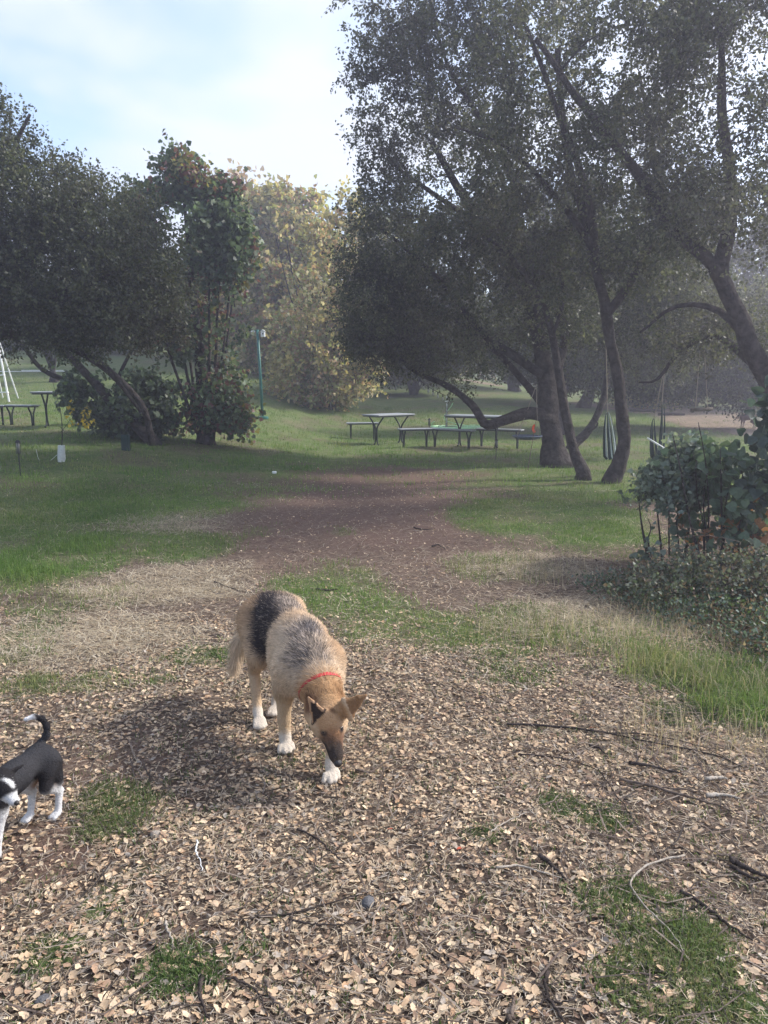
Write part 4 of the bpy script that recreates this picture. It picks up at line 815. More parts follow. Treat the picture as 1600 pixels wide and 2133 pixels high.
# low terrain-hugging items
def lantern(px, py, top, label):
    b = G(px, py); k = b[1] / FPX; h = (py - top) * k; root = thing('stake_lantern', label, 'garden light', b, 'solar stake lanterns')
    MB().tube([(0, 0, -.05), (0, 0, h * .66)], .008, 8).build('stake', M['black'], root)
    z0, z1, r = h * .62, h * .93, .030
    MB().tube([(0, 0, z0), (0, 0, z0 + .006), (0, 0, z0 + .012)], [r * .6, r * 1.1, r * 1.05], 16).build('base_ring', M['black'], root)
    MB().tube([(0, 0, z0 + .012), (0, 0, z1)], r * .78, 16, cap=True).build('glass', M['lamp'], root, smooth=True)
    for i in range(4): a = i * math.pi / 2 + .4; MB().tube([(r * math.cos(a), r * math.sin(a), z0), (r * math.cos(a), r * math.sin(a), z1)], .003, 6).build('rib', M['black'], root)
    MB().tube([(0, 0, z1), (0, 0, z1 + .010), (0, 0, z1 + .02), (0, 0, h)], [r * 1.25, r * 1.25, r * .9, r * .5], 16).build('cap', M['black'], root)
lantern(43, 991, 916, 'black stake lantern in the grass at the left')
lantern(1033, 957, 914, 'black stake lantern in front of the limb-covered table')
lantern(894, 912, 872, 'black stake lantern beside the hose, behind the benches')
# green post with base plate and cross arm; birdhouse hanging on it
b = G(547, 871); k = b[1] / FPX; h = 178 * k
root = thing('green_post', 'tall green metal post on a round base plate in the middle lawn', 'post', b)
MB().tube([(0, 0, 0), (-.03, 0, h * .5), (-.075, 0, h)], .04, 14).build('pole', M['teal'], root, smooth=True)
MB().tube([(0, 0, -.02), (0, 0, .03), (0, 0, .045)], [.17, .17, .15], 24).build('base_plate', M['teal'], root)
MB().tube([(-.16, 0, h - .02), (.10, 0, h - .02)], .010, 8).build('cross_arm', M['teal'], root)
MB().box((-.20, 0, h - .05), (.11, .02, .055), bev=.004).build('bracket_plate', M['white'], root)
bb = b + np.array([.085, -.03, h - .20])
root = thing('birdhouse', 'little white birdhouse with a dark hole near the top of the green post', 'birdhouse', bb)
hh = .19
V = [(-.055, -.05, 0), (.055, -.05, 0), (.055, -.05, hh * .75), (0, -.05, hh), (-.055, -.05, hh * .75)]; V += [(x_, .05, z_) for x_, _, z_ in V]
MB().add(V, [(0, 1, 2, 3, 4), (9, 8, 7, 6, 5), (0, 5, 6, 1), (1, 6, 7, 2), (4, 9, 5, 0), (2, 7, 8, 3), (3, 8, 9, 4)]).build('box', M['white'], root)
for s in (-1, 1): MB().box((s * .034, 0, hh * .91), (.085, .13, .008), M=np.array(Matrix.Rotation(s * .70, 3, 'Y'))).build('roof_board', M['white'], root)
MB().tube([(0, -.054, .085), (0, -.050, .085)], .020, 14).build('entrance_hole', M['black'], root)
MB().tube([(0, -.09, .045), (0, -.04, .045)], .005, 8).build('perch', M['black'], root)
MB().tube([(0, 0, -.03), (0, 0, -.002)], .012, 8).build('bottom_peg', M['black'], root)
# small teal post stub and thin posts
b = G(263, 938); MB().box((0, 0, .10), (.14, .10, .36), bev=.01).build('green_post_stub', M['teal'], None).location = Vector(b); o = sc.collection.objects['green_post_stub']; o.data.materials[0] = M['stub']; tag(o, 'short square dark green stub in the grass under the leaning redbud', 'post')
b = G(690, 853); t_ = P(681, 752, b[1] + .1); o = MB().tube([(0, 0, -.02), t_ - b], .016, 8).build('white_stake', M['pipe'], None, smooth=True); o.location = Vector(b); tag(o, 'thin white pole leaning against the golden tree', 'pole')
b = G(949, 788); o = MB().tube([(0, 0, -.05), (0, 0, .35), (0.01, 0, .55)], .04, 8).build('dark_stake', M['black'], None); o.location = Vector(b); tag(o, 'small dark stake in the far grass behind the hose tap', 'post')
# tree guard with a yellow sapling
b = G(127, 962); k = b[1] / FPX; q = []
mb = MB(); n = 14; hT = 36 * k; V = []; F = []
for j in range(6):
    for i in range(n):
        a = i / n * 6.283; rr_ = (.062 - .012 * j / 5) * (1 + .18 * math.sin(3 * a + j * .5)) * (1.0 if j else .8); V.append((rr_ * math.cos(a) + .006 * j, rr_ * math.sin(a), hT * j / 5 - .01))
for j in range(5):
    for i in range(n): F.append((j * n + i, j * n + (i + 1) % n, (j + 1) * n + (i + 1) % n, (j + 1) * n + i))
V += [(v_[0] * .93, v_[1] * .93, v_[2]) for v_ in V]; F += [tuple(i + 6 * n for i in f[::-1]) for f in F]
o = mkmesh('tree_guard', V, F, M['tubewhite'], smooth=True); o.location = Vector(b); tag(o, 'crinkled white plastic tree guard sleeve around the sapling foot', 'tree guard')
yb = b[1]
PALY = np.array([(.55, .40, .04), (.60, .46, .07), (.45, .33, .04), (.30, .28, .06)])
tree('redbud_sapling', 'spindly sapling with a few bright yellow round leaves in the white sleeve', 'sapling', [([b, P(130, 900, yb), P(125, 850, yb), P(108, 790, yb)], .008, .003), (PL((128, 900, yb), (150, 870, yb), (172, 850, yb)), .005, .002), (PL((127, 890, yb), (140, 905, yb), (152, 908, yb)), .004, .002)],
     [B(165, 868, yb, 24, 24, .15, 1.2), B(143, 906, yb, 12, 6, .08, .5), B(112, 800, yb, 6, 28, .06, .35), B(160, 848, yb, 30, 16, .1, .6), B(200, 880, yb, 22, 14, .1, .4)], ncl=14, per=4, leaf=(.05, .055), pal=PALY, seed=71, rc=.05, shape='round', gap=.1, ntw=2, tw_r=.0015, br=(.002, .003), stemname='stem')
o = MB().tube(spline([P(75, 935, yb), P(82, 958, yb), P(100, 962, yb), P(122, 945, yb)], 16) - P(75, 935, yb), .003, 6).build('wire_hoop', M['pipe'], None); o.location = Vector(P(75, 935, yb)); tag(o, 'thin pale wire looping from the tree guard to the ground', 'wire')
# white step ladder at the left edge
b = G(12, 838); k = b[1] / FPX; root = thing('step_ladder', 'white step ladder on the lawn cut off by the left edge', 'ladder', b)
H = 140 * k
pr = lambda x_, z_, y_=0: (x_, y_, z_)
MB().tube([(.10, 0, 0), (-.10, 0, H)], .028, 6).build('rail', M['white'], root); MB().tube([(-.50, 0, 0), (-.34, 0, H)], .028, 6).build('rail', M['white'], root)
for i in range(4):
    z_ = H * (.14 + i * .25); MB().box((-.22 - 0, 0, z_), (.60 - i * .08 if i else .64, .09, .03), bev=.004).build('step', M['white'], root)
for s, e in ((.02, -.12), (-.44, -.34)): MB().tube([(s, .75, 0), (e, .05, H)], .02, 6).build('rear_leg', M['white'], root)
MB().box((-.22, .02, H), (.34, .2, .04), bev=.01).build('top_cap', M['white'], root)
o = MB().box((0, 0, .04), (2.6, .05, .03)).box((.3, .1, .08), (1.6, .04, .03)).build('white_plank', M['white'], None); q = G(70, 776); o.location = Vector(q); tag(o, 'thin white strip lying in the sunny grass right of the ladder', 'strip')
# hose: coil on the ground, standpipe with tap
b = G(952, 893); root = thing('garden_hose', 'pale green garden hose heaped in loose loops by the standpipe', 'hose', b)
rr = np.random.default_rng(3); pts = []
for i in range(112):
    a = i * .23; rad = .44 + .22 * math.sin(i * .061) + .10 * math.sin(i * .19 + 1); pts.append((rad * 1.35 * math.cos(a) + .10 * math.sin(i * .06), rad * 1.2 * math.sin(a) * 1.1 + .1 * math.cos(i * .05), .02 + .012 * (i * .23 / 6.28) * .9 + .02 * abs(math.sin(a * 1.5))))
MB().tube(spline(pts, 460), .017, 7).build('coil', M['hose'], root, smooth=True)
sp = P(931, 826, b[1] - .1) - b; s0 = np.array([sp[0] + .02, sp[1], 0.])
MB().tube(spline([pts[0], (-.35, .1, .25), sp + [.16, 0, -.25], sp + [.17, 0, -.12], sp + [.06, 0, -.10]], 40), .013, 7).build('riser', M['hose'], root, smooth=True)
MB().tube(spline([(-.62, -.1, .02), (-.72, 0, .03), (-.78, -.05, .12), (-.74, -.1, .2), (-.70, -.12, .22)], 20), .013, 7).build('free_end', M['hose'], root, smooth=True)
o_ = b + np.array([sp[0], sp[1], 0.]); o_[2] = gz(o_[0], o_[1]); root = thing('standpipe', 'white standpipe with a tap and a dark spring, above the hose coil', 'water tap', o_)
hp = (b + sp)[2] - o_[2]
MB().tube([(0, 0, -.05), (0, 0, hp)], .016, 10).build('pipe', M['pipe'], root); MB().tube([(-.06, 0, hp - .15), (.05, 0, hp - .13), (.1, 0, hp - .12)], .012, 8).build('tap', M['pipe'], root)
th = np.linspace(0, 14 * 6.283, 240); MB().tube(np.stack([.035 * np.cos(th), .035 * np.sin(th), .05 + th / th[-1] * (hp - .35)], -1), .007, 5).build('spring', M['black'], root, smooth=True)
# bulbs on a cable
c = [P(862, 772, Y1 + 1.45), P(880, 796, Y1 + 1.3), P(903, 812, Y1 + 1.1), P(928, 824, Y1 + .85)]; q = spline(c, 30)
root = thing('string_lights', 'string of seven clear bulbs hanging along the oak limb', 'string lights', q[0])
MB().tube(q - q[0], .006, 5).build('cable', M['black'], root)
for i, (bx, by) in enumerate(((871, 788), (879, 797), (889, 803), (898, 812), (908, 811), (917, 817), (925, 820))):
    a = q[3 + i * 4] - q[0]; s = .022
    o = MB().tube([a, a - [0, 0, .05]], .013, 8).build('socket', M['black'], root)
    MB().tube([a - [0, 0, z_] for z_ in (.05, .065, .085, .105, .12, .128)], [s * .4, s * .75, s, s * .9, s * .5, s * .1], 12).build('bulb', M['glass'], root, smooth=True)
# saucer swing with its ropes, cane and ribbon
c = P(1098, 909, b1[1] - .15); root = thing('saucer_swing', 'slate blue saucer swing on ropes beside the thick trunk', 'swing', c)
V = []; F = []; n = 24
for rr_, z_ in ((.05, -.06), (.14, -.055), (.22, -.035), (.27, 0), (.285, .012), (.27, .02), (.2, -.01), (.05, -.03)):
    V += [(rr_ * math.cos(i / n * 6.283), rr_ * math.sin(i / n * 6.283), z_) for i in range(n)]
for j in range(7): F += [(j * n + i, j * n + (i + 1) % n, (j + 1) * n + (i + 1) % n, (j + 1) * n + i) for i in range(n)]
F += [tuple(range(n))[::-1], tuple(range(7 * n, 8 * n))]
mkmesh('seat', V, F, M['blue'], root, smooth=True)
top = P(1118, 800, b1[1] - .1) - c
for a in (.6, 2.2, 3.8, 5.4): MB().tube(spline([(.27 * math.cos(a), .27 * math.sin(a), .01), np.array([.27 * math.cos(a), .27 * math.sin(a), 0]) * .45 + top * [.5, .5, .5], top], 14), .004, 5).build('rope', M['rope'], root)
g_ = G(1099, 980); e_ = P(1116, 878, g_[1] + .2); o = MB().tube([(0, 0, -.03), e_ - g_], [.008, .005], 6).build('cane', M['stick'], None); o.location = Vector(g_); tag(o, 'thin cane leaning from the grass past the saucer swing', 'cane')
q = P(1112, 893, b1[1] - .42); V = [(-.02, 0, .06), (.01, .01, .085), (.03, 0, .05), (.02, .015, 0), (.035, .0, -.06), (.0, .01, -.09), (-.02, 0, -.04), (-.035, .01, .0)]; V2 = [(a_, b_ + .006, z_) for a_, b_, z_ in V]
o = mkmesh('ribbon', V + V2, [tuple(range(8))[::-1], tuple(range(8, 16))] + [(i, (i + 1) % 8, 8 + (i + 1) % 8, 8 + i) for i in range(8)], M['orange']); o.location = Vector(q); tag(o, 'small orange-red ribbon hanging by the thick trunk', 'ribbon')
# hanging hammocks (bundled, striped)
def hammock(px, ytop, ybot, Yd, wpx, label, tops, stripes=7, strap=None):
    k = Yd / FPX; o0 = P(px, ybot, Yd); root = thing('hammock', label, 'hammock', o0, 'hammocks hanging from the oaks')
    for i in range(stripes):
        f = (i / (stripes - 1) - .5) * 2; tx, ty = tops[int(i * len(tops) / stripes)]; t_ = P(tx, ty, Yd) - o0; hgt = t_[2]
        pts = []
        for u in np.linspace(0, 1, 18):
            sp_ = math.sin(min(1, u * 1.05) ** .7 * math.pi) ** .8 if u > 0 else 0
            wv = f * wpx * .5 * k * (math.sin(math.pi * min(1., (u * .62 + .30 * (1 - u)))) if u < .98 else .1) * (1 - u) ** .45 * (1 if u > .04 else .6)
            pts.append((t_[0] * u + wv, .05 * math.cos(f * 1.5) * -1 * (1 - u) + .03 * math.sin(i * 2.1), hgt * u))
        rad = wpx * k / stripes * (.68 + .1 * math.sin(i)) * (1 - np.linspace(0, 1, 18) ** 1.4 * .82)
        MB().tube(pts, rad, 8).build('fabric_stripe', M['fabw'] if (i % 2 == 1 and stripes > 6) else M['fabg'], root, smooth=True)
    for tx, ty in tops: MB().tube([P(tx, ty + 4, Yd) - o0, P(*(strap or (tx, ty - 90)), Yd) - o0], .008, 6).build('rope', M['rope'], root)
hammock(1272, 858, 956, Y2 + .9, 30, 'dark green and white striped hammock hanging folded behind the curved trunk', [(1266, 858)], strap=(1262, 700))
hammock(1368, 840, 955, Y2 + 1.6, 26, 'dark green hammock bundled on two peaks above the leafy bush', [(1362, 872), (1379, 838)], stripes=6, strap=(1385, 760))
a_, b_ = P(1348, 912, Y2 + 1.5), P(1398, 943, Y2 + 1.4); o = MB().tube([(0, 0, 0), b_ - a_], .017, 8).build('spreader_bar', M['white'], None); o.location = Vector(a_); tag(o, 'white spreader bar poking through the two-peaked hammock', 'bar')
a_, b_ = P(1428, 955, Y2 + 1.2), P(1442, 968, Y2 + 1.15); o = MB().tube([(0, 0, 0), b_ - a_], .014, 8).build('spreader_bar', M['white'], None); o.location = Vector(a_); tag(o, 'short white bar end among the redbud leaves', 'bar')
# rope swing with a log seat
c = P(1460, 853, 11.0); root = thing('rope_swing', 'rope swing with a small log seat hanging in front of the track', 'swing', c)
MB().tube([(-.15, 0, -.005), (0, 0, 0), (.17, 0, .012)], [.022, .026, .024], 10, rough=.1).build('seat', M['barkpale'], root, smooth=True)
for s, tx in ((-.08, 1461), (.10, 1466)): MB().tube([(s, 0, .02), P(tx, 700, 11.) - c], .006, 6).build('rope', M['rope'], root)
for i, (px, py, ln, lab) in enumerate(((1345, 858, 1.3, 'dark log lying at the near edge of the dirt track'), (1398, 866, 1.0, 'second dark log right of the first along the track'))):
    a_ = G(px, py); o = MB().tube([(-ln / 2, 0, .05), (0, .05, .07), (ln / 2, -.04, .05)], [.05, .06, .04], 9, rough=.2, seed=i).build('log', M['stickdark'], None, smooth=True); o.location = Vector(a_); tag(o, lab, 'log')

# ------------------------------------------------------------------ animals: one continuous surface from blended shapes
def sdf_cap(P_, a, b, ra, rb, sq=1.):
    a = np.asarray(a, float); b = np.asarray(b, float); ab = b - a; t = np.clip(((P_ - a) @ ab) / max(ab @ ab, 1e-9), 0, 1)
    return np.linalg.norm(P_ - a - t[..., None] * ab, axis=-1) - (ra + (rb - ra) * t)
def sdf_tri(P_, a, b, c, r_):
    a, b, c = [np.asarray(v, float) for v in (a, b, c)]; ba = b - a; cb = c - b; ac = a - c; pa = P_ - a; pb = P_ - b; pc = P_ - c; nn = np.cross(ba, ac)
    s = np.sign(pa @ np.cross(ba, nn)) + np.sign(pb @ np.cross(cb, nn)) + np.sign(pc @ np.cross(ac, nn))
    def seg(p, e): q = p - e * np.clip((p @ e) / (e @ e), 0, 1)[..., None]; return (q * q).sum(-1)
    return np.sqrt(np.where(s < 2, np.minimum(np.minimum(seg(pa, ba), seg(pb, cb)), seg(pc, ac)), (pa @ nn) ** 2 / (nn @ nn))) - r_
def surface_nets(f, org, h):
    nx, ny, nz = f.shape; s = f < 0
    C = [s[i:nx - 1 + i, j:ny - 1 + j, k:nz - 1 + k] for i in (0, 1) for j in (0, 1) for k in (0, 1)]
    cnt = sum(c.astype(np.int8) for c in C); act = (cnt > 0) & (cnt < 8); ids = -np.ones(act.shape, np.int64); ix = np.argwhere(act); ids[act] = np.arange(len(ix))
    acc = np.zeros((len(ix), 3)); num = np.zeros(len(ix)); off = [(i, j, k) for i in (0, 1) for j in (0, 1) for k in (0, 1)]
    for a in range(8):
        for b in range(a + 1, 8):
            oa, ob = np.array(off[a]), np.array(off[b])
            if np.abs(oa - ob).sum() != 1: continue
            fa = f[tuple((ix + oa).T)]; fb = f[tuple((ix + ob).T)]; m = (fa < 0) != (fb < 0); t = np.where(m, fa / np.where(m, fa - fb, 1), 0)
            acc += (oa + t[:, None] * (ob - oa)) * m[:, None]; num += m
    V = (ix + acc / num[:, None]) * h + org; Fs = []
    for ax in range(3):
        u, v = (ax + 1) % 3, (ax + 2) % 3; sl0 = [slice(None)] * 3; sl1 = [slice(None)] * 3; sl0[ax] = slice(0, -1); sl1[ax] = slice(1, None)
        e = np.argwhere(s[tuple(sl0)] != s[tuple(sl1)]); e = e[(e[:, u] > 0) & (e[:, v] > 0)]; e = e[(e[:, u] < ids.shape[u]) & (e[:, v] < ids.shape[v])]
        du = np.eye(3, dtype=int)[u]; dv = np.eye(3, dtype=int)[v]; q = np.stack([ids[tuple((e - du - dv).T)], ids[tuple((e - dv).T)], ids[tuple(e.T)], ids[tuple((e - du).T)]], 1)
        fl = s[tuple(e.T)]; q = np.where(fl[:, None], q, q[:, ::-1]); Fs.append(q)
    F = np.vstack(Fs); return V, F[(F >= 0).all(1)]
def body_mesh(prims, h, pad=.05, sm=1):
    pts = np.array([p for pr_ in prims for p in pr_[1:1 + (3 if pr_[0] == 't' else 2)]], float); rm = max(max(pr_[3:5]) if pr_[0] == 'c' else .02 for pr_ in prims)
    lo = pts.min(0) - rm - pad; hi = pts.max(0) + rm + pad; n = np.ceil((hi - lo) / h).astype(int); f = np.full(n, 1.0, np.float32)
    for pr_ in prims:
        if pr_[0] == 'c': _, a, b, ra, rb, k = pr_; pp = np.array([a, b]); rr_ = max(ra, rb)
        else: _, a, b, c, r_, k = pr_; pp = np.array([a, b, c]); rr_ = r_
        i0 = np.clip(((pp.min(0) - rr_ - k * 1.2 - .03 - lo) / h).astype(int), 0, n); i1 = np.clip(((pp.max(0) + rr_ + k * 1.2 + .03 - lo) / h).astype(int) + 1, 0, n)
        gs = np.stack(np.meshgrid(*[np.arange(i0[d], i1[d]) * h + lo[d] for d in range(3)], indexing='ij'), -1)
        d = sdf_cap(gs, a, b, ra, rb) if pr_[0] == 'c' else sdf_tri(gs, a, b, c, r_)
        sl = tuple(slice(i0[q], i1[q]) for q in range(3)); cur = f[sl]; hh = np.clip(.5 + .5 * (cur - d) / k, 0, 1); f[sl] = cur * (1 - hh) + d * hh - k * hh * (1 - hh)
    V, F = surface_nets(f, lo, h)
    for _ in range(sm):
        S = np.zeros_like(V); c = np.zeros(len(V))
        for i in range(4):
            a = F[:, i]; b = F[:, (i + 1) % 4]; np.add.at(S, a, V[b]); np.add.at(S, b, V[a]); np.add.at(c, a, 1); np.add.at(c, b, 1)
        V = V * .45 + S / c[:, None] * .55
    return V, F
def vnormals(V, F):
    n = np.cross(V[F[:, 2]] - V[F[:, 0]], V[F[:, 3]] - V[F[:, 1]]); o = np.zeros_like(V)
    for i in range(4): np.add.at(o, F[:, i], n)
    return nrm(o)
def cblend(P_, base, spots):
    c = np.tile(np.asarray(base, float), (len(P_), 1)); wob = (vn3(P_ * 30, 3) - .5) * .45 + (vn3(P_ * 90, 4) - .5) * .25
    for cen, rad, colr, soft in spots:
        d = np.linalg.norm((P_ - np.asarray(cen)) / np.asarray(rad), axis=1) + wob * soft * 1.6; t = (1 - sst(1 - soft, 1 + soft, d))[:, None]; c = c * (1 - t) + np.asarray(colr) * t
    return c
def fur(V, F, NV, n, colf, flow, Lf, wd, parent, base, seed=0, name='fur'):
    r = np.random.default_rng(seed); a = np.linalg.norm(np.cross(V[F[:, 2]] - V[F[:, 0]], V[F[:, 3]] - V[F[:, 1]]), axis=1); fi = r.choice(len(F), n, p=a / a.sum())
    u, v = r.random(n)[:, None], r.random(n)[:, None]; q = V[F[fi]]; p = (q[:, 0] * (1 - u) + q[:, 1] * u) * (1 - v) + (q[:, 3] * (1 - u) + q[:, 2] * u) * v; nn = nrm(NV[F[fi]].mean(1))
    fl = flow(p); fl = nrm(fl - nn * (fl * nn).sum(1, keepdims=True)); L = Lf(p) * r.uniform(.55, 1.3, n); d = nrm(fl + nn * r.uniform(.10, .46, n)[:, None] + r.normal(0, .16, (n, 3)))
    d2 = nrm(d + fl * .5 - [0, 0, .15]); sd = nrm(np.cross(d, nn) + r.normal(0, .25, (n, 3))) * wd * r.uniform(.6, 1.4, n)[:, None]; p = p - nn * .002
    m = p + d * (L * .5)[:, None]; t = m + d2 * (L * .5)[:, None]
    VV = np.stack([p - sd, p + sd, m + sd * .7, m - sd * .7, t], 1).reshape(-1, 3); i5 = np.arange(n)[:, None] * 5; FF = np.concatenate([i5 + [0, 1, 2], i5 + [0, 2, 3], i5 + [3, 2, 4]])
    c = colf(p + r.normal(0, .014, p.shape) * (p[:, 2] > .34)[:, None]); lum = c.mean(1); sab = ((lum > .07) & (lum < .24) & (c[:, 0] < c[:, 2] * 1.9))[:, None]; pick = np.where((r.random(n) + .9 * (vn3(p * [60, 60, 25], 9) - .5) < .5)[:, None], c * .35, c * 1.9); c = np.where(sab, pick, c); c = np.where(((lum < .06) & (p[:, 2] > .42) & (r.random(n) < .16))[:, None], np.array([.22, .18, .15]), c); c = c * (1 + r.normal(0, .18, n) + .5 * (vn3(p * [70, 70, 30], 19) - .5))[:, None].clip(.4, 1.7); c5 = np.repeat(c, 5, 0).reshape(n, 5, 3); c5[:, 4] *= 1.12
    return mkmesh(name, VV - base, FF, M['fur'], parent, c5.reshape(-1, 3))
def sphere(mb, c, r_, n=10):
    zs = np.cos(np.linspace(0, math.pi, n + 1)); return mb.tube([np.asarray(c) + [0, 0, r_ * z_] for z_ in zs], [max(r_ * math.sqrt(max(0, 1 - z_ * z_)), 1e-4) for z_ in zs], 14)

# ---- German-shepherd-like dog sniffing the ground
F0 = np.array([.44, -.90, 0]); L0 = np.array([.90, .44, 0]); U0 = np.array([0, 0, 1.])
A = lambda *v: np.array(v, float)
hip = A(-.545, 3.46, .475); wth = A(-.33, 3.02, .44)
prims = []
cp = lambda a, b, ra, rb, k=.03: prims.append(('c', a, b, ra, rb, k))
cp(hip + [0, 0, .015], A(-.47, 3.31, .485), .098, .098, .04); cp(A(-.47, 3.31, .485), A(-.375, 3.11, .455), .098, .118, .05); cp(A(-.375, 3.11, .455), A(-.325, 3.0, .445), .118, .108, .05)
cp(A(-.49, 3.35, .43), A(-.39, 3.12, .37), .080, .108, .05); cp(A(-.39, 3.12, .37), A(-.325, 2.96, .36), .108, .088, .05)
cp(A(-.325, 3.0, .42), A(-.27, 2.87, .375), .100, .086, .05); cp(A(-.27, 2.87, .375), A(-.232, 2.79, .315), .086, .070, .04)
# shoulders and front legs
for s, el, wr, ft, tx in ((-1, A(-.435, 3.04, .27), A(-.440, 3.045, .13), A(-.436, 3.035, .045), A(-.425, 2.985, .022)), (1, A(-.225, 2.93, .26), A(-.215, 2.845, .13), A(-.215, 2.80, .05), A(-.213, 2.745, .022))):
    sh = wth + L0 * s * .085 + [0, 0, -.03] + F0 * .03
    cp(sh, el, .075, .048, .05); cp(el, wr, .042, .027, .025); cp(wr, ft, .028, .025, .015); cp(ft, tx * [1, 1, 1] * .4 + ft * .6 + [0, 0, -.014], .025, .024, .015)
    for j in range(4):
        o = L0 * ((j - 1.5) * .0205); e = tx + o + F0 * (.010 if j in (1, 2) else -.006); cp(ft * .35 + tx * .65 + o * .85 + [0, 0, -.002], e + F0 * .006 + [0, 0, -.008], .0125, .0115, .0035)
# hind legs
for s, kn, hk, mt, tx in ((-1, A(-.585, 3.29, .33), A(-.632, 3.40, .205), A(-.60, 3.29, .05), A(-.572, 3.20, .022)), (1, A(-.435, 3.37, .32), A(-.50, 3.50, .20), A(-.53, 3.42, .05), A(-.532, 3.335, .022))):
    hp_ = hip + L0 * s * .072
    cp(hp_ + [0, 0, -.01], kn, .098, .055, .05); cp(hp_ - F0 * .04 + [0, 0, -.05], hk + [0, 0, .10], .075, .035, .05); cp(kn, hk, .050, .027, .03); cp(hk, mt, .026, .022, .015); cp(mt, tx * .4 + mt * .6 + [0, 0, -.012], .023, .023, .012)
    for j in range(4):
        o = L0 * ((j - 1.5) * .0155); cp(mt * .5 + tx * .5 + o * .8 + [0, 0, -.008], tx + o + F0 * (.006 if j in (1, 2) else -.006) + [0, 0, -.006], .0130, .0120, .006)
# tail
cp(hip - F0 * .09 + [0, 0, .02], A(-.66, 3.60, .39), .035, .032, .03); cp(A(-.66, 3.60, .39), A(-.735, 3.60, .27), .034, .036, .03); cp(A(-.735, 3.60, .27), A(-.765, 3.55, .17), .036, .018, .03)
# head: hd points along the muzzle, hl to the dog's left
pol = A(-.232, 2.79, .318); nose = A(-.178, 2.652, .128); hd = nrm(nose - pol); hl = nrm(np.cross(U0, hd)) ; hl = nrm(np.array([.97, .22, .06]) - hd * (np.array([.97, .22, .06]) @ hd)); hu = nrm(np.cross(hd, hl))
if hu[1] > 0: hu = -hu
H_ = lambda f, l, u: pol + hd * f + hl * l + hu * u       # along muzzle, to dog's left, out of the forehead
cp(H_(-.01, 0, .0), H_(.06, 0, .006), .068, .062, .03); cp(H_(.06, 0, .004), H_(.115, 0, -.004), .058, .044, .03); cp(H_(.11, 0, -.006), H_(.20, 0, -.004), .044, .029, .02); cp(H_(.12, 0, -.026), H_(.19, 0, -.022), .030, .022, .015)
cp(H_(.205, 0, .002), H_(.226, 0, .0), .023, .018, .012)
EARS = {-1: (P(680, 1483, 2.705), P(655, 1512, 2.715), P(641, 1450, 2.685)), 1: (P(716, 1457, 2.705), P(731, 1495, 2.695), P(764, 1446, 2.70))}
for s in (-1, 1):
    cp(H_(.025, s * .048, -.02), H_(.085, s * .036, -.022), .046, .034, .03); cp(H_(.092, s * .028, .034), H_(.108, s * .030, .028), .015, .011, .014)
    b1_, b2_, tp = EARS[s]
    b1_, b2_, tp = b1_ - [0, 0, .0], b2_ - [0, 0, .0], tp - [0, 0, .0]
    prims.append(('t', b1_, b2_, b1_ * .38 + tp * .62, .0052, .012)); prims.append(('t', b1_ * .4 + tp * .6, b2_ * .45 + tp * .55, tp, .0046, .010)); prims.append(('t', b1_ * .4 + tp * .6, b2_, b2_ * .45 + tp * .55, .0046, .010))
    prims.append(('t', H_(.03, s * .05, -.01), b2_, b1_, .010, .018))
V, F = body_mesh(prims, .0055, sm=2); NV = vnormals(V, F)
GOLD, CREAM, BLK, GREY, WHT, TAN, DKM = (.35, .235, .145), (.52, .41, .30), (.028, .024, .026), (.20, .165, .14), (.52, .46, .39), (.44, .32, .215), (.035, .027, .024)
